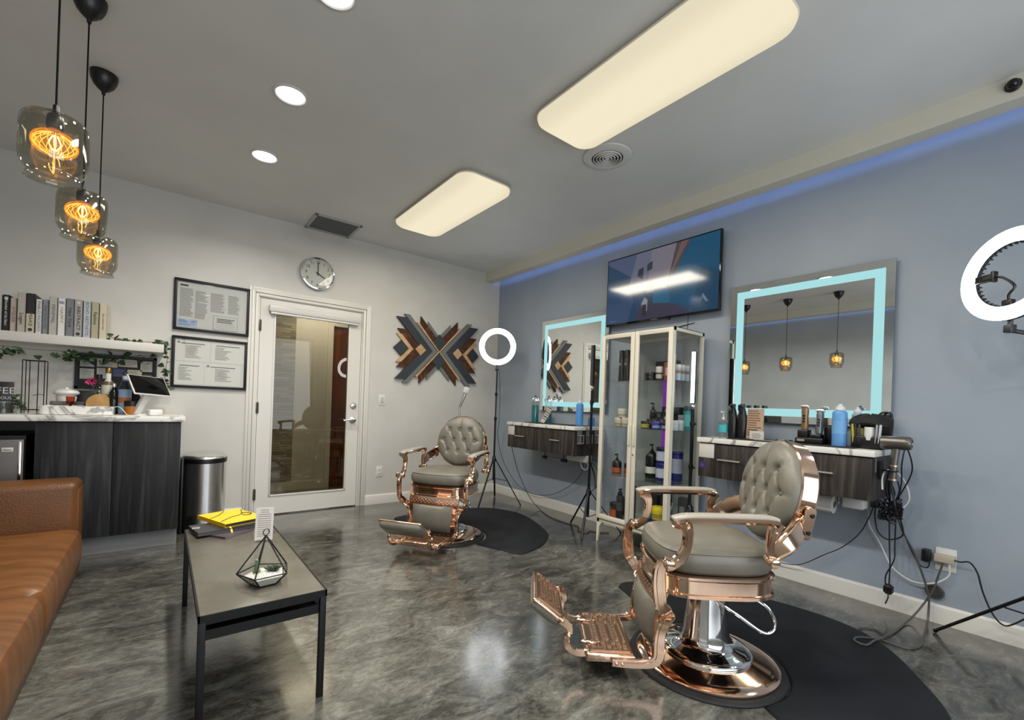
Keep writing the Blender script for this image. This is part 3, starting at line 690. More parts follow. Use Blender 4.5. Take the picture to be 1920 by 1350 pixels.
t = thing('coffee_table', 'low black metal coffee table with grey stone-look top beside the sofa', 'coffee table', (-3.118, -2.40, 0))
hx, hy, zt = .200, .590, .402
MB().box(-hx+.006, hx-.006, -hy+.006, hy-.006, zt-.012, zt, bev=.001).build('tabletop', TABLE, t)
mb = MB()
for a in ((-hx, -hx+.006, -hy, hy), (hx-.006, hx, -hy, hy), (-hx, hx, -hy, -hy+.006), (-hx, hx, hy-.006, hy)): mb.box(a[0], a[1], a[2], a[3], zt-.022, zt+.001)
for y in (-hy+.02, hy-.02): mb.box(-hx+.01, hx-.01, y-.011, y+.011, zt-.034, zt-.012); mb.box(-hx+.01, hx-.01, y-.006, y+.006, .315, .348)
for x in (-hx+.02, hx-.02): mb.box(x-.011, x+.011, -hy+.02, hy-.02, .322, .345)
mb.build('table_frame', BLACKM, t)
MB().box(-hx+.02, hx-.02, -hy+.02, hy-.02, .328, .334).build('lower_shelf', BLACKM, t)
for x in (-1, 1):
    for y in (-1, 1): MB().box(x*(hx-.012)-.011, x*(hx-.012)+.011, y*(hy-.012)-.011, y*(hy-.012)+.011, 0, zt-.012, bev=.002).build('leg', BLACKM, t)
def book(name, label, cat, loc, rz, w, d, h, cover, pages='#cfc9bb', group=None, extra=None):
    t = thing(name, label, cat, loc, rz, group)
    m = MB(); m.box(-w/2, w/2, -d/2, d/2, 0, .0018); m.box(-w/2, w/2, -d/2, d/2, h-.0018, h); m.box(-w/2, -w/2+.002, -d/2, d/2, 0, h)
    m.build('cover', cover, t); MB().box(-w/2+.003, w/2-.004, -d/2+.004, d/2-.004, .0018, h-.0018).build('pages', P('pages_'+pages.strip('#'), pages, .7), t)
    return t
DKC = P('charcoal_cover', '#26262a', .35)
k = book('magazine', 'magazine with pale pink edges at the bottom of the table stack', 'magazine', (-3.16, -1.96, zt), .62, .17, .23, .010, P('mauve_cover', '#4d4249', .4), '#b9a8b5', 'books stacked on the low table')
k = book('hardcover_book', 'charcoal hardcover book under the yellow one on the low table', 'book', (-3.155, -1.915, zt+.0102), .18, .27, .19, .017, DKC, '#57565a', 'books stacked on the low table')
text('cover_lettering', 'III', .05, (-.115, .02, .0178), (.3, 1, 0), (-1, .3, 0), PAPER, k)
YEL = P('yellow_cover', '#e6bd12', .4)
k = book('yellow_book', 'bright yellow notebook with ribbon marker on top of the table stack', 'book', (-3.105, -1.81, zt+.0274), .36, .215, .30, .020, YEL, '#3a3734', 'books stacked on the low table')
m = MB(); m.tube([(-.10, -.09, .021), (-.02, -.03, .021), (.05, .0, .021), (.10, .10, .021)], .0022, 6, smooth=5); m.tube([(-.10, .02, .021), (-.04, .06, .021), (.02, .13, .021)], .0022, 6, smooth=5)
m.tube([(.045, -.02, .021), (.07, -.045, .021), (.095, -.02, .021), (.08, .02, .021), (.055, .01, .021)], .003, 6, smooth=5); m.build('cover_drawing', INK, k)
MB().strap([(-.085, -.148, .004), (-.088, -.170, .0), (-.092, -.19, -.018), (-.097, -.202, -.024)], .009, .001, (0, .3, 1), smooth=4).build('ribbon_marker', YEL, k)
t = thing('price_card', 'white printed card standing on the low table in front of the books', 'card', (-3.012, -2.225, zt), -.28)
m = MB(); m.T = Matrix.Rotation(-.2, 4, 'X'); m.box(-.040, .040, -.0006, .0006, .004, .165)
for i in range(13): m.box(-.030+(.012 if i < 2 else 0), .030-(.012 if i < 2 else 0), -.0014, -.0006, .150-i*.0105, .153-i*.0105, 1)
m.build('card', [PAPER, INKL], t)
MB().box(-.03, .03, -.012, .02, 0, .008, bev=.002).build('card_foot', CLEARJ, t)
# geometric terrarium
t = thing('terrarium', 'geometric glass terrarium with succulents and white sand on the low table', 'terrarium', (-3.098, -2.80, zt), .35)
mid = [(.094*math.cos(a)*1.0, .094*math.sin(a), .048) for a in (0.1, 1.35, 2.6, 3.86, 5.1)]; bot = [(x*.52, y*.52, .004) for x, y, z in mid]; top = (0, 0, .185)
fr = MB()
for i in range(5):
    j = (i+1) % 5
    for a, b in ((mid[i], mid[j]), (bot[i], bot[j]), (bot[i], mid[i]), (mid[i], top)): fr.tube([a, b], .0026, 6)
fr.tube([(.012*math.cos(a), 0, .198+.012*math.sin(a)) for a in [2*PI*k/14 for k in range(14)]], .0018, 6, closed=True)
fr.build('terrarium_frame', BLACKM, t)
g = MB()
for i in range(5):
    j = (i+1) % 5; g.add([mid[i], mid[j], top], [(0, 1, 2)]); g.add([bot[i], bot[j], mid[j], mid[i]], [(0, 1, 2, 3)])
g.add(bot, [(0, 1, 2, 3, 4)]); g.build('glass_panes', CLEAR, t)
SAND = add_noise(P('white_sand', '#c9c7bf', .8), 300, '#a9a79f', '#dedcd4', bump=.3)
MB().loft([[(x*k_, y*k_, z) for x, y, _ in mid] for k_, z in ((.54, .007), (.80, .036), (.62, .043), (.3, .045))]).build('sand', SAND, t)
def succulent(nm, x, y, r, h, n, col, par, tall=False):
    m = MB()
    for i in range(n):
        a = i*2.4; k = (i/n); rr = r*(1-k*.65); tilt = .25+.9*(1-k); zz = .042+(h*k if tall else 0)
        d_ = Vector((math.cos(a)*math.sin(tilt), math.sin(a)*math.sin(tilt), math.cos(tilt)))
        p = Vector((x, y, zz)); L_ = rr*(1.2 if tall else 1.5)
        m.tube([p, p+d_*L_*.35, p+d_*L_*.75, p+d_*L_], [.003, .0055, .0045, .0006], 6)
    return m.build(nm, col, par)
succulent('succulent', .026, -.012, .026, 0, 26, LEAF, t); succulent('succulent', -.024, .014, .014, .05, 34, add_noise(P('pale_succulent', '#6e8a5e', .4), 60, '#4d6a43', '#8da47e'), t, True)
t = thing('folded_papers', 'grey folded papers lying on the shelf under the low table top', 'papers', (-3.045, -2.82, .335), .9)
for i in range(4): MB().box(-.06, .06, -.045+i*.006, .045+i*.006, .0+i*.006, .005+i*.006, bev=.001).build('sheet', P('grey_sheet', '#77767a' if i % 2 else '#4a494c', .5), t)
# ================================================================ counter, fridge, bin
t = thing('base_cabinet', 'charcoal woodgrain base cabinet with two doors under the marble counter', 'cabinet', (-3.69, -.31, 0))
MB().box(-.375, .375, -.30, .275, .125, .914).build('cabinet_body', LAM, t)
for x0, x1 in ((-.372, -.0015), (.0015, .372)): MB().box(x0, x1, -.320, -.301, .128, .908, bev=.001).build('door', LAM, t)
MB().box(-.37, .37, -.265, -.25, 0, .122).build('toe_kick', P('grey_toe_kick', '#7d7e80', .4), t)
tag(MB().box(-4.72, -3.292, -.645, -.004, .916, .955, bev=.002).build('countertop', MARBLE), 'white veined marble countertop over the dark cabinet and fridge', 'countertop')
t = thing('mini_fridge', 'stainless steel mini fridge under the left end of the counter', 'fridge', (-4.36, -.33, 0))
MB().box(-.25, .25, -.24, .27, .02, .82).build('fridge_body', BLACKP, t)
MB().box(-.25, .25, -.285, -.243, .05, .80, bev=.006).build('door', DSTEEL, t); MB().box(.226, .240, -.292, -.285, .05, .79, bev=.003).build('door_edge', CHROME, t)
b_ = MB().box(.155, .205, -.289, -.285, .722, .750, bev=.002).build('badge', P('badge', '#c9c7c0', .4), t); text('badge_lettering', 'Avanti', .013, (.18, -.2896, .736), (1, 0, 0), (0, 0, 1), INK, b_)
MB().box(-.30, .285, .275, .285, .02, .9).build('recess_back', BLACKP, t)
t = thing('trash_can', 'brushed steel step trash can between the counter and the door', 'trash can', (-3.135, -.215, 0))
def dsh(sx, sy, z, n=32): # half-round front facing the room
    pts = [(sx*math.cos(PI+PI*k/n), sy*math.sin(PI+PI*k/n)*1.0, z) for k in range(n+1)]; return pts+[(sx, .10, z), (-sx, .10, z)]
MB().loft([dsh(.150, .175, z) for z in (.035, .565)]).build('body', STEEL, t)
MB().loft([dsh(.153, .178, z) for z in (0, .036)]).build('plastic_base', BLACKP, t)
MB().loft([dsh(.155*k_, .180*k_, z) for k_, z in ((1, .565), (1.01, .59), (1, .602))]).build('lid_collar', BLACKP, t)
MB().loft([dsh(.150*k_, .174*k_, z) for k_, z in ((1, .602), (.99, .610), (.9, .622), (.6, .634), (.2, .638))]).build('lid', STEEL, t, ang=60)
MB().box(-.165, -.145, -.10, .11, .0, .60, bev=.006).build('hinge_housing', BLACKP, t); MB().box(-.06, .06, -.215, -.17, .012, .026, bev=.006).build('pedal', BLACKP, t)
# ================================================================ floating shelf, books, ivy
tag(MB().box(-4.72, -3.432, -.25, 0, 1.443, 1.508, bev=.002).build('wall_shelf', P('white_shelf', '#cfccc5', .4)), 'thick white floating shelf carrying the row of books', 'shelf')
BK = [ # x0,x1,top,cover,text,textcolor,label
 (-4.345, -4.300, 1.748, '#b9b8b2', '', '', 'white book cut off by the left edge of the photo, first on the shelf', 1),
 (-4.296, -4.266, 1.752, '#101012', 'Number of the Stars', '#d8d6cf', 'thin black book with white title near the left end of the shelf', .9),
 (-4.264, -4.234, 1.738, '#b3a79b', 'ATELIER', '#6d655c', 'pale taupe book with dark brown edge between black and beige books', .6),
 (-4.229, -4.190, 1.779, '#aea79c', 'Logan', '#1f1d1b', 'tall beige book with bold dark title low on its spine', .35),
 (-4.187, -4.146, 1.782, '#191815', 'MAKE', '#4b443b', 'book with black upper half and cream lower half on its spine', .3),
 (-4.143, -4.113, 1.750, '#d3d2ce', 'PABLO PICASSO', '#6e6e72', 'white book with thin grey spaced capitals down its spine', .9),
 (-4.110, -4.080, 1.752, '#83868a', 'design and form today', '#5c5f66', 'narrow slate grey book beside the spaced-capitals white book', .9),
 (-4.077, -4.036, 1.777, '#b0aca7', 'MINIMAL', '#6c6865', 'light grey book titled in mid-grey capitals', .5),
 (-4.033, -3.995, 1.775, '#d9d8d4', 'HAPPY', '#a99455', 'white book titled BE HAPPY in purple and gold', .4),
 (-3.992, -3.951, 1.780, '#75767a', 'New York', '#34353a', 'dark grey book with script title New York', .55),
 (-3.949, -3.906, 1.780, '#a39f9a', 'ABSTRACT', '#2c2b2a', 'grey book titled ABSTRACT with a dark round mark at its foot', .6),
 (-3.902, -3.862, 1.780, '#b9bcc0', 'BOHO AESTHETIC', '#5d6d85', 'pale blue-grey book titled in blue capitals', .9),
 (-3.859, -3.818, 1.777, '#a8a387', 'Fashion', '#2b2a1d', 'khaki green book with bold black title', .45),
 (-3.815, -3.772, 1.772, '#c9c0a9', 'the colour red', '#a0603f', 'cream book with red lettering at the right end of the row', .6)]
for i, (x0, x1, zt_, cv_, tx, tc_, lb, fr_) in enumerate(BK):
    yf = -.225 if i not in (2, 5, 6) else -.215; z0 = 1.509; w_ = x1-x0
    t = thing('book', lb, 'book', ((x0+x1)/2, -.12, z0), 0, 'books standing on the white wall shelf')
    cm = [P('cover_%d' % i, cv_, .55), P('cream_half', '#bdb49c', .55)]; h = zt_-z0; y0 = yf+.12
    m = MB(); m.box(-w_/2+.0005, w_/2-.0005, y0, y0+.002, 0, h, bev=.0008, seg=1); m.box(-w_/2+.0005, -w_/2+.0025, y0, .105, 0, h); m.box(w_/2-.0025, w_/2-.0005, y0, .105, 0, h)
    m.build('cover', cm[0], t); MB().box(-w_/2+.003, w_/2-.003, y0+.003, .10, .003, h-.004).build('pages', P('page_block', '#c6c0b0', .7), t)
    if i == 4: MB().box(-w_/2+.001, w_/2-.001, y0-.0006, y0, 0, h*.48).build('cream_band', cm[1], t)
    if tx:
        L_ = h*fr_; sz = min(w_*.62, L_/len(tx)*1.55)
        zc = h*(.5 if fr_ > .5 else (.34 if i in (3, 4) else .55))
        text('spine_title', tx, sz, (0, y0-.0012, zc), (0, 0, -1), (1, 0, 0), P('t_%d' % i, tc_, .6), t, sx=min(1.6, L_/(len(tx)*sz*.56)))
    if i == 8: text('spine_title', 'BE', .026, (0, y0-.0012, h*.88), (1, 0, 0), (0, 0, 1), P('purple_ink', '#3b3568', .6), t)
    if i in (4, 10): k = MB(); k.T = Matrix.Translation((0, y0-.0006, .022)) @ M90; k.lathe([(.011, 0), (.011, .001)], seg=16); k.build('spine_emblem', INK, t)
    if i in (1, 10): MB().box(-.008, .008, y0-.001, y0, h-.034, h-.014).build('spine_badge', PAPER, t)
def leaf(m, p, dirn, up, s):
    d_ = Vector(dirn).normalized(); u = Vector(up); u = (u-d_*u.dot(d_)).normalized(); w_ = d_.cross(u); p = Vector(p)
    o = [(0, 0), (.18, .32), (.05, .52), (.38, .42), (.62, .34), (1, 0), (.62, -.34), (.38, -.42), (.05, -.52), (.18, -.32)]
    pts = [p+d_*(a*s)+w_*(b*s)+u*(-.18*s*abs(b)*2+.06*s*a) for a, b in o]; pts.append(p+d_*(.5*s)+u*.05*s)
    m.add(pts, [(10, i, (i+1) % 10) for i in range(10)]); m.add([q-u*.0006 for q in pts], [(10, (i+1) % 10, i) for i in range(10)])
def ivy(name, label, path, n, size, seed, spread=.03, hang=.0):
    rnd = random.Random(seed); t = thing(name, label, 'ivy', path[0]); o = Vector(path[0]); pp = catmull([Vector(p)-o for p in path], 10)
    MB().tube(pp, .0018, 5).build('stem', P('vine_stem', '#33401f', .6), t); m = MB(); st = MB()
    for i in range(n):
        k = rnd.random()*(len(pp)-1); a = pp[int(k)]; off = Vector((rnd.uniform(-spread, spread), rnd.uniform(-spread, spread*.4), rnd.uniform(-spread, spread*.7)-hang*rnd.random()))
        q = a+off; dr = Vector((rnd.uniform(-1, 1), rnd.uniform(-1, .2), rnd.uniform(-.7, .2))); leaf(m, q, dr, (rnd.uniform(-.3, .3), -1, rnd.uniform(.2, 1)), size*rnd.uniform(.7, 1.2))
    m.build('leaves', LEAF, t); return t
ivy('ivy_garland', 'dark ivy garland strung under the white shelf', [(-4.5, -.20, 1.42), (-4.3, -.23, 1.405), (-4.15, -.22, 1.395), (-4.0, -.2, 1.40), (-3.9, -.15, 1.405), (-3.7, -.08, 1.41), (-3.5, -.06, 1.42)], 50, .052, 3, .035, .05)
ivy('ivy_garland', 'green ivy trailing along the top of the shelf right of the books', [(-3.75, -.20, 1.53), (-3.66, -.19, 1.525), (-3.55, -.2, 1.52), (-3.45, -.19, 1.525), (-3.425, -.19, 1.50), (-3.41, -.18, 1.40), (-3.42, -.16, 1.28), (-3.41, -.12, 1.16)], 50, .042, 5, .022, 0)
# ================================================================ things on the counter
CT = .956
t = thing('coffee_sign', 'black and white coffee sign cut off by the left edge', 'sign', (-4.285, -.35, CT))
MB().box(-.075, .075, -.008, .008, 0, .205, bev=.002).build('sign_board', BLACKP, t)
text('lettering', 'COFFEE', .060, (-.02, -.0092, .145), (1, 0, 0), (0, 0, 1), PAPER, t); text('lettering', 'DELICIOUS', .026, (.005, -.0092, .098), (1, 0, 0), (0, 0, 1), PAPER, t); text('lettering', 'FRESHLY BREWED', .016, (.004, -.0092, .07), (1, 0, 0), (0, 0, 1), PAPER, t)
def jar(name, label, cat, x, y, z, prof, mat, group=None, seg=24, parts=()):
    t = thing(name, label, cat, (x, y, z), 0, group); MB().lathe(prof, seg=seg).build('body', mat, t)
    for nm, pr, mt in parts: MB().lathe(pr, seg=seg).build(nm, mt, t)
    return t
for x, y, lb in ((-4.231, -.45, 'small patterned glass mug at the left edge of the counter'), (-4.175, -.41, 'small clear glass with a sprig of ivy beside the wire rack')):
    t = thing('drinking_glass', lb, 'glass', (x, y, CT)); MB().lathe([(.028, 0), (.034, .075), (.032, .075), (.026, .004)], cap1=False).build('glass_body', CLEARJ, t)
    m = MB()
    for k in range(8): a = 2*PI*k/8; m.box(.0325*math.cos(a)-.003, .0325*math.cos(a)+.003, .0325*math.sin(a)-.003, .0325*math.sin(a)+.003, .03, .045)
    m.build('printed_band', INK, t)
ivy('ivy_sprig', 'little ivy sprig rising from the glass beside the wire rack', [(-4.175, -.41, CT+.02), (-4.17, -.41, CT+.09), (-4.16, -.42, CT+.13)], 9, .035, 9, .02)
t = thing('wire_rack', 'tall empty black wire cup rack standing on the counter', 'rack', (-4.122, -.30, CT))
m = MB(); q = [(-.052, -.05), (.052, -.05), (.052, .05), (-.052, .05)]
for x, y in q+[(-.018, -.05), (.022, -.05)]: m.tube([(x, y, 0), (x, y, .358)], .0027, 6)
for z in (.022, .358): m.tube([(x, y, z) for x, y in q], .0025, 6, closed=True)
m.tube([(.0, -.05, .12), (.03, -.056, .13), (.052, -.05, .125)], .002, 6); m.build('wire_frame', BLACKM, t)
t = thing('marble_tray', 'white marbled serving tray with raised rim on the counter', 'tray', (-3.880, -.47, CT))
m = MB(); m.loft([[(a, b, z) for a, b in rrect(0, 0, .182+q_, .10+q_, .03)] for q_, z in ((-.006, 0), (0, .003), (0, .056), (-.006, .058), (-.008, .054), (-.008, .010))]); m.build('tray_body', MARBLE, t)
t = thing('drawer_organizer', 'clear plastic organizer holding tea packets behind the tray', 'organizer', (-3.957, -.25, CT))
MB().box(-.090, .090, -.06, .06, 0, .085, bev=.006).build('organizer_body', glass('frosted_acrylic', (.62, .60, .58), .3), t)
for i in range(5): MB().box(-.083+i*.033, -.056+i*.033, -.045, .045, .005, .06).build('packet', P('packet_%d' % i, ('#8a6a55', '#6e5d52', '#a89a8a', '#77685c', '#bdb3a6')[i], .6), t)
t = thing('cake_stand', 'white scalloped lidded dish standing on the organizer', 'dish', (-3.968, -.28, CT+.0855))
MB().lathe([(.05, 0), (.055, .03), (.05, .045)]).build('bowl', WHITEP, t)
MB().lathe([(.060, .045), (.066, .050), (.070, .060), (.062, .074), (.035, .084), (.012, .088), (.010, .098)], seg=24).build('lid', WHITEP, t)
t = thing('amber_goblet', 'small amber stemmed glass standing on the marble tray', 'glass', (-3.928, -.44, CT+.011))
AMB = glass('amber_glass', (.62, .22, .10), boost=1.5)
MB().lathe([(.0250, 0), (.006, .006), (.004, .03), (.006, .045), (.021, .06), (.024, .112)], cap1=False).build('goblet', AMB, t)
t = thing('wooden_coaster', 'round tan wooden coaster leaning upright behind the tray rim', 'coaster', (-3.79, -.35, CT))
k = MB(); k.T = Matrix.Translation((0, 0, .072)) @ Matrix.Rotation(-.12, 4, 'X') @ M90; k.lathe([(.070, -.006), (.072, 0), (.070, .006)], seg=40); k.build('disc', woodgrain('bamboo', '#9a7440', '#b48c54', '#c8a470', scale=(4, 4, 4)), t)
t = thing('bottle', 'white milk-glass bottle with brown neck band and gold cap on the counter', 'bottle', (-3.752, -.26, CT))
MB().lathe([(.036, 0), (.038, .01), (.038, .20), (.034, .225), (.017, .25), (.016, .262)]).build('body', P('milk_white', '#c9c3b2', .3), t)
MB().lathe([(.039, .215), (.036, .228), (.030, .24)]).build('neck_band', P('brown_band', '#5b4a38', .4), t); MB().lathe([(.015, .26), (.0165, .262), (.0165, .30)]).build('neck_label', WHITEP, t)
MB().lathe([(.0175, .300), (.018, .302), (.018, .335), (.016, .338)]).build('cap', P('brass_cap', '#8f7338', .3, metal=.9), t)
text('lettering', 'MILK', .034, (0, -.0386, .11), (0, 0, -1), (1, 0, 0), INK, t)
t = thing('bottle', 'dark capped clear bottle behind the pink flower', 'bottle', (-3.806, -.2, CT)); MB().lathe([(.036, 0), (.036, .19), (.015, .235), (.014, .26)]).build('body', CLEARJ, t); MB().lathe([(.018, .255), (.018, .29)]).build('cap', BLACKP, t)
t = thing('pink_flower', 'pink paper flower in front of the clear bottle', 'flower', (-3.842, -.25, CT+.235))
m = MB(); rnd = random.Random(4)
for i in range(26):
    a = i*2.4; rr = .012+.034*(i/26)**.6; th_ = .9*(i/26); d_ = Vector((math.cos(a)*math.sin(th_+.2), -math.cos(th_)*.9, math.sin(a)*math.sin(th_+.2))); leaf(m, (0, .0, 0), d_, (rnd.uniform(-1, 1), -1, rnd.uniform(-1, 1)), rr)
m.build('petals', P('hot_pink', '#c4487c', .5), t); MB().tube([(0, .005, 0), (-.01, .02, -.08), (-.012, .03, -.148)], .002, 5).build('stem', LEAF, t)
t = thing('black_basket', 'black rectangular basket behind the tray below the flower', 'basket', (-3.888, -.135, CT+.0)); MB().box(-.075, .075, -.045, .045, 0, .165, bev=.006).build('basket_body', BLACKP, t)
jar('paper_cup', 'dark printed paper cup beside the milk-glass bottle', 'cup', -3.823, -.30, CT, [(.030, 0), (.038, .10), (.036, .10), (.029, .01)], P('cup_print', '#5c5652', .5), parts=[('cup_band', [(.0345, .04), (.0372, .072)], P('cup_band', '#a9a39a', .5))])
jar('syrup_bottle', 'slim dark bottle left of the blue-labelled bottle', 'bottle', -3.712, -.34, CT, [(.024, 0), (.026, .01), (.026, .16), (.012, .19), (.011, .205)], BLACKG, parts=[('cap', [(.013, .2), (.013, .225)], STEEL)])
t = thing('syrup_bottle', 'tall clear bottle with blue and orange label beside the tablet', 'bottle', (-3.652, -.34, CT))
MB().lathe([(.037, 0), (.039, .008), (.039, .19), (.030, .215), (.017, .25), (.015, .295)]).build('body', glass('pale_blue_glass', (.55, .63, .68), boost=1.5), t)
MB().lathe([(.0395, .02), (.0397, .085)], cap0=False, cap1=False).build('label', P('label_blue', '#7d9bb5', .5), t); MB().lathe([(.0395, .085), (.0397, .125)], cap0=False, cap1=False).build('label', P('label_orange', '#b0633a', .5), t)
MB().lathe([(.0395, .125), (.0397, .185)], cap0=False, cap1=False).build('label', P('label_sky', '#86a2bd', .5), t); MB().lathe([(.017, .29), (.017, .31)]).build('cap', P('dark_cap', '#2c2a26', .4), t); MB().lathe([(.0165, .25), (.0165, .285)]).build('neck_wrap', P('lilac_wrap', '#b3b8cf', .5), t)
jar('spice_jar', 'black jar with orange lower half in front of the dark bottle', 'jar', -3.608, -.375, CT, [(.042, 0), (.045, .008), (.045, .062)], P('orange_jar', '#b8701f', .4), parts=[('lid', [(.046, .062), (.046, .098), (.042, .102)], BLACKP)])
jar('dark_bottle', 'black bottle standing behind the orange jar', 'bottle', -3.60, -.25, CT, [(.040, 0), (.042, .01), (.042, .13), (.018, .165), (.016, .195)], BLACKG)
# tablet point-of-sale terminal
t = thing('tablet_terminal', 'black tablet tilted on a white point of sale stand at the counter end', 'tablet', (-3.515, -.42, CT), .55)
m = MB(); m.box(-.075, .045, -.02, .08, 0, .008, bev=.003)
m.loft([[(-.068, .03, .008), (-.03, .03, .008), (-.03, .07, .008), (-.068, .07, .008)], [(-.035, -.02, .15), (.01, -.02, .15), (.01, .0, .16), (-.035, .0, .16)]]); m.build('stand_leg', WHITEP, t)
Mt = Matrix.Translation((.0, -.015, .222)) @ Matrix.Rotation(.06, 4, 'Y') @ Matrix.Rotation(math.radians(52), 4, 'X')
m = MB(); m.T = Mt; m.box(-.125, .125, -.09, .09, -.012, .0, bev=.005, seg=3); m.build('tablet_shell', WHITEP, t)
m = MB(); m.T = Mt; m.box(-.118, .118, -.083, .083, .0, .002, bev=.001); m.build('screen', BLACKG, t)
t = thing('card_reader', 'small white card reader box below the tablet', 'card reader', (-3.475, -.52, CT), .4); MB().box(-.042, .042, -.035, .035, 0, .045, bev=.012, seg=3).build('reader_body', WHITEP, t)
tag(MB().tube([(-3.70, -.55, CT+.055), (-3.67, -.56, CT+.06), (-3.64, -.57, CT+.03), (-3.62, -.57, CT+.004), (-3.55, -.57, CT+.003), (-3.50, -.53, CT+.003)], .0022, 6, smooth=5).build('white_cable', WHITEP), 'thin white charging cable looping from the tray towards the tablet', 'cable')
# framed board behind the counter things
def bars(m, x0, x1, y, z, n, dz, w=.003, mi=1, rnd=None, short=.6):
    rnd = rnd or random.Random(1)
    for i in range(n): m.box(x0, x0+(x1-x0)*rnd.uniform(short, 1), y-.0012, y, z-i*dz-w, z-i*dz, mi)
t = thing('notice_board', 'black framed board pinned with notices on the wall behind the bottles', 'notice board', (-3.718, -.002, 1.272))
fr = MB(); X, Z, w_ = .243, .137, .02
fr.box(-X, X, -.022, 0, Z-w_, Z); fr.box(-X, X, -.022, 0, -Z, -Z+w_); fr.box(-X, -X+w_, -.022, 0, -Z, Z); fr.box(X-w_, X, -.022, 0, -Z, Z); fr.build('frame', BLACKM, t)
MB().box(-X+w_, X-w_, -.008, -.002, -Z+w_, Z-w_).build('backing', P('board_dark', '#1d1b1c', .7), t)
rn = random.Random(2)
for x0, x1, z0, z1, c in ((-.215, -.135, .035, .085, '#b8b8c2'), (-.215, -.135, -.06, .02, '#c2c2b8'), (-.12, .0, .04, .105, '#c4c0b4'), (.005, .12, .05, .11, '#c9c5ba'), (.14, .215, .02, .105, '#bdbdb0'), (-.12, -.04, -.05, .03, '#c8c8c4'), (.06, .15, -.05, .03, '#c4c3ae'), (-.03, .05, -.03, .035, '#33406e'), (.16, .215, -.09, .0, '#4e5a45')):
    m = MB(); m.box(x0, x1, -.0105, -.0085, z0, z1); bars(m, x0+.008, x1-.008, -.0105, z1-.01, int((z1-z0)/.013), .012, rnd=rn); m.build('notice', [P('np'+c, c, .7), INKL], t)
# ================================================================ back wall pieces
def frame_box(t, X, Z, w_, d, mat, back):
    fr = MB(); fr.box(-X, X, -d, 0, Z-w_, Z, bev=.002); fr.box(-X, X, -d, 0, -Z, -Z+w_, bev=.002); fr.box(-X, -X+w_, -d, 0, -Z+w_, Z-w_, bev=.002); fr.box(X-w_, X, -d, 0, -Z+w_, Z-w_, bev=.002)
    fr.build('frame', mat, t); MB().box(-X+w_, X-w_, -.008, -.002, -Z+w_, Z-w_).build('backing', back, t)
    MB().box(-X+w_, X-w_, -.0165, -.015, -Z+w_, Z-w_).build('glazing', CLEAR, t)
t = thing('certificate_frame', 'upper black framed set of licence papers left of the door, blue notice in its corner', 'framed papers', (-3.103, -.002, 1.884), 0, 'framed certificates left of the door')
frame_box(t, .276, .218, .022, .024, BLACKM, PAPER); rn = random.Random(5)
m = MB(); m.box(-.25, .25, -.0088, -.008, -.19, .19)
for c0, c1, z0, z1 in ((-.235, -.14, .14, -.10), (-.13, -.04, .13, -.11), (-.02, .09, .13, -.03), (.11, .20, .13, -.03)):
    z = z0
    while z > z1: m.box(c0, c0+(c1-c0)*rn.uniform(.75, 1), -.0100, -.0088, z-.0052, z, 1); z -= .0105
m.box(-.235, -.18, -.0102, -.0088, .158, .172, 2); m.build('licence_sheet', [PAPER, INKL, INK], t)
m = MB(); m.box(-.245, -.11, -.011, -.009, -.185, -.122); bars(m, -.24, -.17, -.011, -.128, 3, .009, .005, 1, rn); bars(m, -.24, -.115, -.011, -.160, 2, .010, .004, 1, rn)
k = m.build('blue_notice', [P('pale_blue_paper', '#a9b6cb', .6), INKB], t); text('lettering', 'LBT', .030, (-.135, -.0115, -.140), (1, 0, 0), (0, 0, 1), P('deep_blue_ink', '#33548c', .6), k)
m = MB(); m.box(.0, .19, -.011, -.009, -.188, -.058); m.box(.004, .186, -.0116, -.0108, -.184, -.062, 1); m.box(.006, .184, -.0122, -.0114, -.182, -.064, 0); bars(m, .03, .165, -.0122, -.085, 3, .014, .006, 1, rn, .8); bars(m, .02, .17, -.0122, -.132, 3, .016, .002, 2, rn, .9)
k = m.build('certificate', [PAPER, INK, INKL], t)
t = thing('certificate_frame', 'lower black framed set of four certificates left of the door', 'framed papers', (-3.107, -.002, 1.396), 0, 'framed certificates left of the door')
frame_box(t, .275, .219, .022, .024, BLACKM, PAPER)
CRM = P('cream_paper', '#cbc7bb', .6)
for x0, x1, z0, z1, sl in ((-.25, -.01, .01, .19, 1), (.0, .25, .01, .19, 0), (-.25, -.05, -.19, .0, 0), (-.04, .225, -.19, .0, 1)):
    m = MB(); m.box(x0, x1, -.0100, -.0086, z0, z1); w0 = x1-x0; m.box(x0+w0*.15, x0+w0*.85, -.0106, -.0098, z1-.032, z1-.025, 1)
    bars(m, x0+w0*(.28 if sl else .12), x0+w0*(.75 if sl else .6), -.0106, z1-.044, 9, .0125, .0055, 2, rn, .5)
    if sl:
        q = MB(); m.T = Matrix.Translation((x0+.022, -.0102, z1-.022)) @ M90; m.lathe([(.010, 0), (.010, .001)], seg=14, mi=3); m.T = Matrix.Translation(((x0+x1)/2, -.0102, (z0+z1)/2)) @ M90; m.lathe([(.038, 0), (.038, .0004)], seg=20, mi=4); m.T = Matrix()
    m.build('certificate', [CRM, INK, INKL, P('seal_brown', '#6b4f42', .5), P('seal_pale', '#b5aea2', .6)], t)
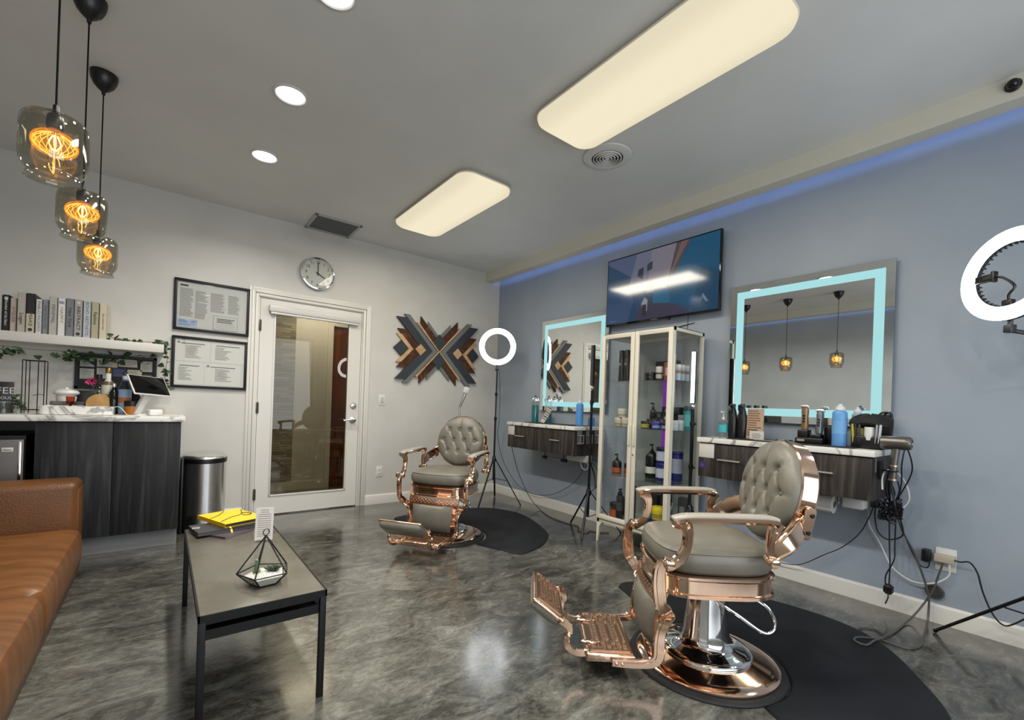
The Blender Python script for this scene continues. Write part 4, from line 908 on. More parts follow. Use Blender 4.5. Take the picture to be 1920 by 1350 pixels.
# clock at four o'clock
t = thing('wall_clock', 'round chrome wall clock above the door showing four o\'clock', 'clock', (-2.252, -.002, 2.364))
k = MB(); k.T = M90; k.lathe([(.150, 0), (.158, .01), (.160, .03), (.155, .042), (.146, .044), (.142, .036), (.138, .030)], seg=56, cap1=False); k.build('rim', CHROME, t)
k = MB(); k.T = M90; k.lathe([(.143, .020), (.143, .028)], seg=56); k.build('dial', P('dial_white', '#c9c6bd', .5), t)
for i in range(12):
    a = PI/2-2*PI*(i+1)/12; text('numeral', str(i+1), .042, (.110*math.cos(a), -.0288, .112*math.sin(a)), (1, 0, 0), (0, 0, 1), INK, t)
def hand(nm, a, L_, w_): MB().add([], []).box(-w_/2, w_/2, -.0335, -.031, -.02, L_, mat=Matrix.Rotation(a, 4, 'Y')).build(nm, BLACKM, t)
hand('minute_hand', 0.0, .112, .007); hand('hour_hand', 2*PI/3, .075, .009)
k = MB(); k.T = M90; k.lathe([(.008, .028), (.008, .036)], seg=16); k.build('hub', BLACKM, t)
k = MB(); k.T = M90; k.lathe([(.142, .0405), (.142, .0415)], seg=48); k.build('cover_glass', CLEAR, t)
# geometric wood art
t = thing('wood_wall_art', 'geometric X of grey, brown and pale wooden planks on the white wall', 'wall art', (-.872, -.001, 1.728))
WD = P('charcoal_painted_wood', '#2d3136', .55); WG = P('grey_painted_wood', '#6e7170', .55)
WB = woodgrain('walnut_planks', '#2c170c', '#4a2a17', '#7a4a2a', scale=(7, 7, 7), rough=.5); WL = woodgrain('pale_pine', '#b08a5e', '#c9a67c', '#d8ba94', scale=(3, 6, 6), rough=.5)
dx_, dz_, ex, ez = -.682, .731, .731, .682
def plank(pts, sx, sz, d, mat, z0=.004):
    p = [(x*sx, z*sz) for x, z in pts]; MB().loft([[(x, -z0, z) for x, z in p], [(x, -d, z) for x, z in p]]).build('plank', mat, t)
for sx in (1, -1):
    for sz in (1, -1):
        def side_(o0, o1, Y, d, mat):
            c = [(1.367*o0, 0), (1.367*o1, 0)]; e = []
            for o in (o1, o0): t_ = (Y-.682*o)/.731; e.append((.731*o-.682*t_, Y))
            plank(c+e, sx, sz, d, mat)
        def top_(o0, o1, X, d, mat):
            c = [(0, 1.466*o0), (0, 1.466*o1)]; e = []
            for o in (o1, o0): t_ = (.731*o-X)/.682; e.append((X, .682*o+.731*t_))
            plank(c+e, sx, sz, d, mat)
        side_(-.018, -.066, .385, .030, WG); side_(-.066, -.158, .345, .038, WD); side_(-.160, -.236, .215, .030, WB); side_(-.238, -.282, .158, .024, WL)
        top_(.010, .084, -.245, .028, WB); top_(.086, .122, -.15, .022, WG)
        side_(.006, -.016, .31, .034, WL) if False else plank([(0, .004), (-.012, 0), (-.300, .305), (-.280, .318)], sx, sz, .036, WL)
for sx in (1, -1):
    def dia(x, z, r, d, mat): plank([(x-r, z), (x, z-r), (x+r, z), (x, z+r)], sx, 1, d, mat)
    dia(-.245, 0, .066, .046, WL); dia(-.475, 0, .088, .032, WD)
for sz in (1, -1): plank([(-.10, .105), (0, .012), (.10, .105), (0, .205)], 1, sz, .034, WD)
def plate(name, label, cat, loc, rocker):
    t = thing(name, label, cat, loc); MB().box(-.036, .036, -.006, 0, -.058, .058, bev=.003).build('cover_plate', WHITEP, t)
    if rocker: MB().box(-.016, .016, -.010, -.005, -.033, .033, bev=.003).build('rocker', P('rocker', '#bdbab2', .4), t)
    else:
        for z in (-.02, .02):
            s_ = MB().box(-.015, .015, -.009, -.005, z-.013, z+.013, bev=.003).build('socket', WHITEP, t); q = MB(); q.box(-.007, -.004, -.0096, -.0088, z-.004, z+.006); q.box(.004, .007, -.0096, -.0088, z-.004, z+.006); q.build('slots', INK, s_)
    return t
plate('light_switch', 'white rocker light switch right of the door', 'switch', (-1.54, 0, 1.135), True)
plate('power_outlet', 'white duplex power outlet low on the wall right of the door', 'outlet', (-1.54, 0, .351), False)
# white folding lamp behind the far chair
t = thing('magnifier_lamp', 'white jointed lamp standing behind the far barber chair', 'lamp', (-.80, -.42, 0))
MB().lathe([(.13, 0), (.13, .012), (.03, .025)]).build('lamp_base', WHITEP, t); MB().tube([(0, 0, .02), (0, 0, 1.09)], .010, 10).build('pole', SILVER, t)
m = MB(); m.tube([(0, 0, 1.09), (.03, -.03, 1.20), (.045, -.04, 1.255)], [.014, .02, .017], 10); m.build('lower_arm', SILVER, t)
m = MB(); m.T = Matrix.Translation((.05, -.045, 1.275)) @ Matrix.Rotation(.3, 4, 'Y'); m.box(-.030, .030, -.02, .02, -.035, .04, bev=.008); m.build('lamp_head', WHITEP, t)
# ================================================================ television
t = thing('television', 'wall mounted black television showing a blue alley between two mirrors', 'television', (-.055, -2.435, 2.231), -PI/2)
# local: x -> world -y ; y -> world +x (into wall)
MB().box(-.558, .558, -.022, .012, -.318, .318, bev=.004).build('bezel', BLACKG, t)
MB().box(-.22, .22, .012, .055, -.15, .15, bev=.01).build('wall_mount', BLACKP, t)
def scr(h, s=1.0): c = lin(h); return c[:3]
def screen_mat(name, h, s=.34):
    m = pmat(name, '#020203', .09, emit=scr(h), es=s, spec=1.0); return m
polys = [ # picture on screen, unit square coords (u right, v up)
 ('#2a5a86', [(0, 0), (.34, 0), (.30, .22), (.29, .62), (.0, .95)]), ('#6a78a0', [(0, .95), (.29, .62), (.31, .9), (.40, 1), (0, 1)]),
 ('#8d93ae', [(.22, .5), (.40, .42), (.44, 1), (.30, 1)]), ('#a9a3b4', [(.40, .38), (.58, .38), (.66, 1), (.44, 1)]),
 ('#6f5f68', [(.58, .42), (.78, 1), (.66, 1)]), ('#9a7a78', [(.60, .52), (.67, .74), (.76, 1), (.70, 1)]), ('#0f6f9e', [(.58, .36), (.62, .18), (1, 0), (1, 1), (.78, 1)]), ('#155b86', [(.80, .0), (1, 0), (1, .5), (.86, .6)]),
 ('#55506e', [(.28, 0), (.36, .24), (.46, .26), (.62, .18), (.80, .0)]), ('#1f86b4', [(.46, .22), (.62, .18), (.60, .40), (.47, .42)]), ('#4b6c9c', [(.0, .0), (.22, .0), (.28, .3), (.24, .5), (0, .62)]),
 ('#2f3b58', [(.31, .66), (.36, .60), (.37, .78), (.32, .76)]), ('#39465f', [(.40, .70), (.45, .72), (.45, .84), (.40, .80)]), ('#c9cad4', [(.355, .24), (.375, .12), (.41, .12), (.415, .28), (.385, .33)]), ('#3d3a4c', [(.37, .05), (.40, .05), (.405, .22), (.365, .22)]),
 ('#3c5b4a', [(.40, .45), (.46, .44), (.45, .52), (.41, .54)]), ('#8fb4cc', [(.855, .10), (.88, .19), (.905, .12), (.93, .11), (.885, .235)])]
m = MB(); X, Z = .548, .306; mats_ = []
m.box(-X, X, -.0235, -.022, -Z+.006, Z, 0); mats_.append(screen_mat('screen_base', '#35618c'))
for i, (c, pl) in enumerate(polys):
    m.add([(-X+2*X*u, -.0236-.00002*(i+1), -Z+.006+(2*Z-.006)*v) for u, v in pl], [tuple(range(len(pl)))], i+1); mats_.append(screen_mat('screen_%d' % i, c))
m.build('screen', mats_, t)
text('logo', 'SAMSUNG', .014, (-.02, -.0225, -.312), (1, 0, 0), (0, 0, 1), P('logo_grey', '#8a8c90', .3), t)
text('caption', 'Morocco', .020, (-.47, -.0245, -.275), (1, 0, 0), (0, 0, 1), screen_mat('screen_caption', '#9ab0cc'), t)
MB().box(.10, .125, -.02, .0, -.332, -.318, bev=.003).build('sensor', BLACKP, t)
tag(MB().tube([(-.05, -2.72, 1.92), (-.06, -2.722, 1.80), (-.07, -2.72, 1.755)], .003, 6).build('television_cable', BLACKP), 'short black cable dropping from the television to the cabinet top', 'cable')
t = thing('antenna', 'flat black angled antenna lying on top of the white cabinet', 'antenna', (-.28, -2.66, 1.752)); m = MB()
m.strap([(.02, .28, .02), (.0, .05, .012), (-.02, -.10, .02), (.0, -.25, .045)], [.01, .03, .03, .012], .006, (0, 0, 1), smooth=5); m.box(-.03, .03, -.08, .05, 0, .016, bev=.004); m.build('antenna_body', BLACKP, t)
# ================================================================ lighted mirrors
AQUA = emis('aqua_led_band', (.43, .80, .82), .92)
def lit_mirror(label, y0, z0, W, H):
    t = thing('lighted_mirror', label, 'mirror', (-.004, y0-W/2, z0+H/2), -PI/2, 'backlit wall mirrors')
    X, Z = W/2, H/2
    MB().box(-X+.06, X-.06, -.022, 0, -Z+.06, Z-.06).build('back_housing', SILVER, t)
    MB().box(-X, X, -.0265, -.022, -Z, Z).build('mirror_edge', glass('mirror_glass_edge', (.75, .85, .84), boost=1.5), t)
    MB().box(-X+.0015, X-.0015, -.028, -.0266, -Z+.0015, Z-.0015).build('mirror_glass', MIRROR, t)
    m = MB(); a, b = .048, .100
    for q in ((-X+a, X-a, Z-b, Z-a), (-X+a, X-a, -Z+a, -Z+b), (-X+a, -X+b, -Z+b, Z-b), (X-b, X-a, -Z+b, Z-b)): m.box(q[0], q[1], -.0288, -.028, q[2], q[3])
    m.build('light_band', AQUA, t)
    return t
lit_mirror('large square mirror with glowing aqua band above the near vanity', -3.060, 1.068, .975, 1.012)
lit_mirror('farther aqua-lit mirror above the left vanity, partly behind the white cabinet', -.905, 1.085, .975, 1.010)
# ================================================================ floating vanities
def vanity(label, y0, y1):
    t = thing('floating_vanity', label, 'vanity', (0, y0, 0), -PI/2, 'wall hung vanities'); W = y0-y1
    MB().box(.008, W-.010, -.395, -.002, .672, .912).build('vanity_body', LAM2, t)
    for x0, x1, hx0, hx1 in ((.010, .485*W, .155, .305), (.49*W, W-.012, .49*W+.20, .49*W+.33)):
        dr = MB().box(x0, x1, -.412, -.396, .674, .905, bev=.001).build('drawer', LAM2, t)
        k = MB(); k.box(hx0, hx1, -.438, -.428, .800, .808, bev=.001); k.box(hx0+.012, hx0+.020, -.430, -.4125, .801, .807); k.box(hx1-.020, hx1-.012, -.430, -.4125, .801, .807); k.build('handle', P('satin_handle', '#c9c7c2', .3, metal=.6), dr)
    MB().box(0, W, -.425, -.002, .914, .947, bev=.002).build('vanity_top', MARBLE, t)
    MB().box(.012, .122, -.4132, -.4122, .808, .905, bev=.0005).build('blank_sticker', P('sticker_white', '#c9c6c0', .5), t)
    return t
v2 = vanity('near floating vanity with marble top and dark drawers under the large mirror', -3.045, -4.052)
v1 = vanity('far floating vanity with dark drawers under the smaller mirror', -.815, -1.842)
m = MB(); m.add([(.04, -.4134, .765), (.058, -.4134, .742), (.022, -.4134, .742)], [(0, 1, 2)]); m.box(.018, .062, -.4132, -.4124, .734, .775); s_ = m.build('purple_logo_sticker', P('violet', '#3a2c6e', .5), v2)
text('logo_letter', 'A', .026, (.04, -.4138, .754), (1, 0, 0), (0, 0, 1), P('violet_pale', '#6f62a8', .5), s_)
MB().box(.996+.001, .998+.001, -.36, -.345, .828, .905).build('silver_side_tag', SILVER, v2)
# ================================================================ glass display cabinet
CX0, CX1, CY0, CY1, CZ0, CZ1 = -.485, -.065, -2.875, -2.200, .165, 1.75
t = thing('display_cabinet', 'tall cream metal cabinet with glass doors full of hair products', 'cabinet', ((CX0+CX1)/2, (CY0+CY1)/2, 0)); OX, OY = (CX0+CX1)/2, (CY0+CY1)/2
hx, hy = (CX1-CX0)/2, (CY1-CY0)/2
m = MB(); p = .024
for sx in (-1, 1):
    for sy in (-1, 1): m.box(min(sx*hx, sx*(hx-p)), max(sx*hx, sx*(hx-p)), min(sy*hy, sy*(hy-p)), max(sy*hy, sy*(hy-p)), CZ0, CZ1)
for z0, z1 in ((CZ1-.028, CZ1),): m.box(-hx, hx, -hy, -hy+p, z0, z1); m.box(-hx, hx, hy-p, hy, z0, z1); m.box(hx-p, hx, -hy, hy, z0, z1); m.box(-hx, -hx+.006, -hy, hy, z0, z1)
m.box(-hx, hx, -hy, hy, CZ1-.004, CZ1); m.build('cabinet_frame', WHITEM, t)
MB().box(-hx, hx, -hy, hy, CZ0, CZ0+.035, bev=.002).build('bottom_panel', WHITEM, t)
m = MB(); m.box(-hx+p, hx-p, -hy+.008, -hy+.012, CZ0+.035, CZ1-.03); m.box(-hx+p, hx-p, hy-.012, hy-.008, CZ0+.035, CZ1-.03); m.build('side_glass', CLEAR, t)
MB().box(hx-.008, hx-.003, -hy+p, hy-p, CZ0+.03, CZ1-.03).build('back_panel', P('cabinet_back', '#a9abaa', .5), t)
for sx in (-1, 1):
    for sy in (-1, 1):
        m = MB(); X0 = sx*hx; Y0_ = sy*hy; m.loft([[(X0, Y0_, 0), (X0-sx*.012, Y0_, 0), (X0-sx*.012, Y0_-sy*.012, 0), (X0, Y0_-sy*.012, 0)], [(X0, Y0_, CZ0-.03), (X0-sx*.03, Y0_, CZ0-.03), (X0-sx*.03, Y0_-sy*.03, CZ0-.03), (X0, Y0_-sy*.03, CZ0-.03)], [(X0, Y0_, CZ0), (X0-sx*.055, Y0_, CZ0), (X0-sx*.055, Y0_-sy*.055, CZ0), (X0, Y0_-sy*.055, CZ0)]]); m.build('leg', WHITEM, t)
SH = (.575, .978, 1.358)
for z in SH: MB().box(-hx+.02, hx-.02, -hy+.014, hy-.014, z-.005, z).build('glass_shelf', glass('shelf_glass', (.84, .9, .88), boost=1.3), t)
for y0, y1, hs in ((-hy+.002, -.004, 1), (.002, hy-.002, -1)):
    dr = bpy.data.objects.new('glass_door', None); 
    m = MB(); w_ = .036; zz0, zz1 = CZ0+.037, CZ1-.005; xf = -hx-.016
    m.box(xf, -hx-.001, y0, y0+w_, zz0, zz1, bev=.002); m.box(xf, -hx-.001, y1-w_, y1, zz0, zz1, bev=.002); m.box(xf, -hx-.001, y0+w_, y1-w_, zz1-w_, zz1, bev=.002); m.box(xf, -hx-.001, y0+w_, y1-w_, zz0, zz0+w_, bev=.002)
    dr = m.build('glass_door', WHITEM, t)
    MB().box(xf+.006, xf+.010, y0+w_, y1-w_, zz0+w_, zz1-w_).build('door_pane', CLEAR, dr)
    yh = y1-.020 if hs == 1 else y0+.020; MB().box(xf-.014, xf, yh-.008, yh+.008, .84, 1.0, bev=.003).build('handle', WHITEM, dr)
k = MB(); k.T = Matrix.Translation((-hx-.017, -.02, .77)) @ Matrix.Rotation(-PI/2, 4, 'Y'); k.lathe([(.007, 0), (.007, .004)], seg=12); k.build('lock', STEEL, t)
tag(MB().box(-.085, -.078, -2.612, -2.535, .74, 1.352).build('purple_light_strip', emis('violet_glow', (.30, .05, .48), .55)), 'violet glowing strip at the back of the display cabinet behind its right door', 'light strip')
PK = 'hair products in the display cabinet'
def tub(name, label, cat, x, y, z, r, h, col, lid=None, lh=.25, lab=None, labh=(.2, .7), rough=.35, seg=24):
    t = thing(name, label, cat, (x, y, z), 0, PK if CY0 < y < CY1 and x > CX0 else None); m = P('c'+col, col, rough)
    hb = h*(1-lh) if lid else h
    MB().lathe([(r*.94, 0), (r, .004), (r, hb-.004), (r*.96, hb)], seg=seg).build('body', m, t)
    if lid: MB().lathe([(r*1.03, hb), (r*1.04, hb+.003), (r*1.04, h-.003), (r, h)], seg=seg).build('lid', P('c'+lid, lid, .35), t)
    if lab: MB().lathe([(r+.0008, hb*labh[0]), (r+.0008, hb*labh[1])], seg=seg, cap0=False, cap1=False).build('label', P('c'+lab, lab, .5), t)
    return t
def pump(name, label, x, y, z, r, h, col, lab=None, labh=(.2, .7), head=.05, mat=None):
    t = thing(name, label, 'pump bottle', (x, y, z), 0, PK if CY0 < y < CY1 and x > CX0 else None); m = mat or P('c'+col, col, .25); hb = h-head
    MB().lathe([(r*.94, 0), (r, .005), (r, hb*.78), (r*.8, hb*.9), (r*.35, hb*.97), (r*.35, hb)]).build('body', m, t)
    k = MB(); k.lathe([(.012, hb), (.012, hb+.014), (.005, hb+.016), (.004, h-.008)], seg=14); k.box(-.034, .010, -.006, .006, h-.012, h, bev=.003); k.build('pump_head', P('pumpblk', '#0d0d0e', .35) if mat is None else WHITEP, t)
    if lab: MB().lathe([(r+.0008, hb*labh[0]), (r+.0008, hb*labh[1])], cap0=False, cap1=False).build('label', P('c'+lab, lab, .5), t)
    return t
def spray(name, label, x, y, z, r, h, col, cap='#101010', lab=None, grp=None):
    t = thing(name, label, 'spray can', (x, y, z), 0, grp or (PK if CY0 < y < CY1 and x > CX0 else None))
    if cap == '#0c0c0c':
        MB().lathe([(r*.97, 0), (r, .004), (r, h*.74), (r*.93, h*.76)]).build('can', P('c'+col, col, .3), t); MB().lathe([(r*.95, h*.765), (r*.95, h*.98), (r*.85, h)]).build('cap', P('c'+cap, cap, .3), t); return t
    MB().lathe([(r*.97, 0), (r, .004), (r, h*.78), (r*.9, h*.82), (r*.55, h*.85)]).build('can', P('c'+col, col, .3), t)
    MB().lathe([(r*.62, h*.84), (r*.7, h*.86), (r*.62, h*.93), (r*.3, h*.96), (r*.26, h)]).build('cap', P('c'+cap, cap, .35), t)
    if lab: MB().lathe([(r+.0008, h*.3), (r+.0008, h*.6)], cap0=False, cap1=False).build('label', P('c'+lab, lab, .5), t)
    return t
def carton(name, label, x, y, z, w_, d, h, col, lab=None, rz=0):
    t = thing(name, label, 'box', (x, y, z), rz, PK if CY0 < y < CY1 and x > CX0 else None)
    MB().box(-d/2, d/2, -w_/2, w_/2, 0, h, bev=.001).build('carton', P('c'+col, col, .4), t)
    if lab: MB().box(-d/2-.0008, -d/2, -w_*.3, w_*.3, h*.3, h*.72).build('label', P('c'+lab, lab, .5), t)
    return t
z1, z2, z3, z0 = SH[2]+.0012, SH[1]+.0012, SH[0]+.0012, CZ0+.0362
# top shelf
for y, lb in ((-2.258, 'tall black spray can, leftmost on the top shelf of the cabinet'), (-2.318, 'tall black spray can with pale oval label on the top shelf'), (-2.385, 'tall plain black spray can, third on the top shelf')):
    k = spray('spray_can', lb, -.30, y, z1, .025, .275, '#15130f', '#0c0c0c')
    k_ = MB(); k_.T = Matrix.Translation((-.0245, 0, .155)) @ Matrix.Rotation(-PI/2, 4, 'Y'); k_.lathe([(.012, 0), (.012, .0015)], seg=14); k_.build('round_label', P('pale_label', '#8d8a80', .4), k)
k = tub('hair_wax_jar', 'squat black jar with cream dot on the top shelf', 'jar', -.33, -2.572, z1, .042, .07, '#141312', '#0e0e0e', .4)
tub('pill_bottle', 'small dark bottle with white cap on the top shelf', 'bottle', -.33, -2.655, z1, .026, .115, '#3c2a28', '#cfccc4', .42, '#b8b3a6', (.3, .8))
carton('product_box', 'wide flat black box behind the jars on the top shelf', -.16, -2.62, z1, .20, .05, .175, '#131416', '#6e6d66')
carton('product_box', 'pink and red carton on the top shelf right side', -.31, -2.735, z1, .062, .06, .145, '#8d4a48', '#d09a98'); carton('product_box', 'small dark carton at the right end behind the pink one', -.21, -2.78, z1, .05, .05, .13, '#4a2624', '#c9bfa5')
for i, (x, y) in enumerate(((-.24, -2.84), (-.30, -2.842), (-.36, -2.84))): tub('squeeze_tube', ('white blue tube by the right glass of the top shelf, rear one', 'white blue tube by the right glass, middle one', 'white blue tube by the right glass, front one')[i], 'tube', x, y, z1, .018, .12, '#a3b3bf', '#d2d0ca', .2, '#8a6a50', (.55, .8))
# second shelf
for x, y, z, lb in ((-.33, -2.275, z2, 'cream jar, lower left of the three stacked on the second shelf'), (-.33, -2.350, z2, 'cream jar, lower right of the three stacked on the second shelf'), (-.33, -2.305, z2+.0765, 'cream jar on top of the other two on the second shelf')):
    tub('cream_jar', lb, 'jar', x, y, z, .036, .076, '#c9c1aa', '#d3ccb8', .35, '#9a927f', (.3, .6))
pump('pump_bottle', 'black pump bottle on the second shelf of the cabinet', -.22, -2.535, z2+.0752, .026, .135, '#0f0f10')
carton('product_box', 'black carton with round emblem stacked on the second shelf', -.25, -2.735, z2+.118, .135, .09, .060, '#0e0f12', '#6f6f6a'); carton('product_box', 'small black carton beside the pump bottle on the second shelf', -.24, -2.628, z2+.0755, .048, .07, .062, '#121316', '#4a4a4c')
carton('product_box', 'slate blue labelled carton under the black emblem carton', -.25, -2.715, z2+.058, .092, .08, .060, '#23262b', '#7e93a3')
tub('gel_jar', 'yellow green labelled jar on the second shelf', 'jar', -.30, -2.520, z2, .034, .058, '#1c1c1a', '#121212', .35, '#a6a03c', (.1, .9)); tub('gel_jar', 'violet blue jar on the second shelf', 'jar', -.30, -2.628, z2, .036, .060, '#34389a', '#3b3f96', .35, '#8f94c4', (.15, .7)); tub('gel_jar', 'dark jar with grey blue label, right of the violet jar', 'jar', -.30, -2.715, z2, .036, .056, '#23262b', '#15171a', .35, '#7e93a3', (.15, .8))
carton('product_box', 'dark carton carrying the black pump bottle', -.22, -2.545, z2, .09, .075, .075, '#202124', '#3f4145')
tub('hair_gel_tub', 'teal bottle with dark cap against the right glass', 'bottle', -.20, -2.832, z2+.0, .026, .19, '#1f8f8f', '#1b3b3f', .2, '#5fb5b3', (.2, .8)); tub('white_jar', 'white jar by the right glass of the second shelf, rear one', 'jar', -.30, -2.838, z2, .024, .078, '#b9c0c4', '#c9ccce', .3); tub('white_jar', 'white jar by the right glass of the second shelf, front one', 'jar', -.37, -2.838, z2, .024, .076, '#b9c0c4', '#c9ccce', .3)
# third shelf
pump('pump_bottle', 'black pump bottle with orange base label on the third shelf', -.32, -2.262, z3, .040, .165, '#14110f', '#b0532a', (.05, .42), head=.05); tub('pomade_jar', 'small orange and black jar on the third shelf', 'jar', -.28, -2.350, z3, .032, .09, '#a04a22', '#17120f', .45)
tub('gel_jar', 'lime green jar at the bottom of the green pair on the third shelf', 'jar', -.32, -2.415, z3, .034, .10, '#7f9a2e', '#1e2410', .25, '#b3c85a', (.15, .85)); tub('gel_jar', 'lime green jar stacked on another one, third shelf', 'jar', -.32, -2.415, z3+.1005, .034, .10, '#7f9a2e', '#14160f', .3, '#b3c85a', (.15, .85))
pump('pump_bottle', 'very large black pump bottle with white labels on the third shelf', -.27, -2.575, z3, .050, .275, '#0e0e10', '#c9c9c6', (.18, .42), head=.055)
tub('color_cream_tub', 'blue tub with white label, lower one of the front stack on the third shelf', 'tub', -.30, -2.688, z3, .045, .135, '#1d1f6a', '#1a1c60', .18, '#b7b8c6', (.2, .85)); k = tub('color_cream_tub', 'blue tub with white label, upper one with black pump lid, third shelf', 'tub', -.30, -2.688, z3+.1355, .045, .125, '#20226e', '#121214', .18, '#b7b8c6', (.2, .9))
tub('color_cream_tub', 'blue tub at the right end of the third shelf', 'tub', -.22, -2.772, z3, .042, .23, '#1d1f6a', '#1a1c60', .1, '#a4a6bc', (.3, .85))
# bottom
tub('pomade_jar', 'large dark jar with orange label in the bottom left of the cabinet', 'jar', -.34, -2.282, z0, .050, .125, '#1b1411', '#0f0e0e', .3, '#a34e2a', (.1, .8)); pump('pump_bottle', 'black pump bottle behind the orange labelled jar at the bottom', -.24, -2.255, z0, .034, .23, '#131313')
spray('spray_can', 'tall black bottle in front at the bottom left of the cabinet', -.37, -2.345, z0, .030, .24, '#101011', '#161617', '#3b3b3c'); tub('black_canister', 'tall black canister at the bottom centre of the cabinet', 'canister', -.24, -2.36, z0, .042, .27, '#121213', '#1c1c1d', .2)
tub('gel_jar', 'cyan lidded jar at the bottom right of the cabinet', 'jar', -.33, -2.580, z0, .042, .10, '#1a3c5a', '#2c9ac4', .4, '#22324a', (.1, .9)); tub('gel_jar', 'dark blue jar under the yellow jar at the bottom', 'jar', -.32, -2.675, z0, .042, .065, '#23265c', '#23265c', .3); tub('gel_jar', 'bright yellow jar stacked at the bottom right of the cabinet', 'jar', -.32, -2.675, z0+.0655, .042, .10, '#c4ae1e', '#dcc822', .35, '#8d7d1c', (.2, .7))
t = thing('wrench', 'light grey open end wrench leaning at the bottom right of the cabinet', 'wrench', (-.25, -2.735, z0)); t.rotation_euler = (0.05, 0, 0); m = MB(); m.box(-.003, .003, -.009, .009, 0, .16, bev=.002); m.box(-.004, .004, -.022, -.010, .165, .205, bev=.002); m.box(-.004, .004, .010, .022, .165, .205, bev=.002); m.box(-.004, .004, -.020, .020, .15, .172, bev=.002); m.build('wrench_body', SILVER, t)
for i, (y, h, lb) in enumerate(((-2.80, .24, 'dark tall box standing at the bottom right rear'), (-2.54, .22, 'dark tall box at the bottom behind the cyan lidded jar'), (-2.64, .25, 'dark tall box at the bottom behind the yellow jar'))): carton('product_box', lb, -.15, y, z0, .07, .06, h, ('#2a2825', '#17181c', '#2a1d1a')[i], '#77756d' if i == 0 else None)
# ================================================================ ring lights and tube lights on tripods
RING = emis('ring_light_white', (.90, .95, 1.0), 11)
def tripod(t, hub, R_, a0, r=.012, brace=True, zlow=None):
    for k in range(3):
        a = a0[k]; d_ = Vector((math.cos(a), math.sin(a), 0)); p = d_*R_; 
        lg = MB(); lg.tube([d_*.02+Vector((0, 0, hub)), p+Vector((0, 0, .012))], r*.62, 6, flat=(1.5, .7), up=d_.cross(Vector((0, 0, 1))))
        lo = lg.build('leg', BLACKM, t); MB().ball(p.x, p.y, .011, .010).build('foot_cap', RUBBER, lo)
        if brace: MB().tube([d_*.012+Vector((0, 0, hub-.22)), d_*(R_*.48)+Vector((0, 0, hub*.53))], .004, 6).build('brace', BLACKM, t)
    MB().lathe([(.016, hub-.03), (.022, hub-.025), (.022, hub+.02), (.016, hub+.03)], seg=16).build('hub', BLACKP, t)
def ring_light(label, loc, hub, R_, a0, top, C, nrm, rr=.21, phone=True, lr=.012):
    t = thing('ring_light', label, 'ring light', loc, 0, 'ring lights on tripods'); tripod(t, hub, R_, a0, lr)
    p = MB(); p.tube([(0, 0, hub-.24), (0, 0, top*.62)], .011, 10); p.tube([(0, 0, top*.60), (0, 0, top)], .008, 10)
    for z in (hub+.02, top*.62, top*.8): p.lathe([(.015, z-.02), (.017, z), (.015, z+.02)], seg=12)
    p.build('pole', BLACKM, t)
    n = Vector(nrm).normalized(); X = Vector((0, 0, 1)).cross(n).normalized(); Y = n.cross(X); M_ = Matrix((X, Y, n)).transposed().to_4x4(); M_.translation = C
    w_ = .060
    m = MB(); rings = []; g = MB(); gr = []
    for j in range(65):
        a = 2*PI*j/64; c_, s_ = math.cos(a), math.sin(a)
        rings.append([(r_*c_, r_*s_, z) for r_, z in ((rr, .0), (rr, .010), (rr-.008, .016), (rr-w_+.008, .016), (rr-w_, .010), (rr-w_, 0))]); gr.append([(r_*c_, r_*s_, z) for r_, z in ((rr+.002, .001), (rr+.001, -.018), (rr-.012, -.026), (rr-w_+.012, -.026), (rr-w_-.001, -.018), (rr-w_-.002, .001))])
    m.T = M_; m.loft(rings, cap0=False, cap1=False, closed=True); m.build('diffuser_ring', RING, t); g.T = M_; g.loft(gr, cap0=False, cap1=False, closed=True)
    for j in range(40): a = 2*PI*j/40; g.box((rr-w_-.004)*math.cos(a)-.003, (rr-w_-.004)*math.cos(a)+.003, (rr-w_-.004)*math.sin(a)-.003, (rr-w_-.004)*math.sin(a)+.003, -.024, -.004)
    g.build('ring_housing', P('dark_grey_plastic', '#2b2c2f', .4), t)
    m = MB(); m.T = M_; m.tube([(0, -rr+.01, -.02), (0, -rr-.03, -.02)], .009, 8); m.box(-.016, .016, -rr-.055, -rr-.02, -.035, -.005, bev=.004); m.T = Matrix(); q = M_ @ Vector((0, -rr-.045, -.02)); m.tube([q, (0, 0, top-.02)], .010, 8); m.tube([(0, -.03, top-.03), (0, .03, top-.03)], .008, 8); m.build('head_mount', P('dark_grey_plastic', '#2b2c2f', .4), t)
    if phone:
        m = MB(); m.T = M_; m.tube([(.0, -rr+w_, -.01), (.0, -rr+w_+.05, .0), (.03, -.06, .01), (-.02, -.01, .012), (-.055, .005, .01)], .006, 8, smooth=5); m.box(-.13, -.055, -.014, .020, .0, .022, bev=.005); m.box(-.06, -.046, -.022, .028, .0, .026, bev=.004); m.box(-.02, .02, -rr+w_, -rr+w_+.03, -.015, .01, bev=.004); m.build('phone_holder', BLACKP, t)
    return t
ring_light('glowing ring light on a black tripod in the far corner', (-.40, -.56, 0), .50, .34, (math.radians(-152), math.radians(-58), math.radians(50)), 1.56, (-.02, -.02, 1.795), (-.62, -.78, .0), phone=False)
ring_light('large glowing ring light cut off by the right edge of the photo', (-.30, -4.75, 0), .46, .49, (math.radians(75), math.radians(195), math.radians(315)), 1.50, (-.19, .23, 1.782), (-.80, .60, .05), rr=.203, lr=.019)
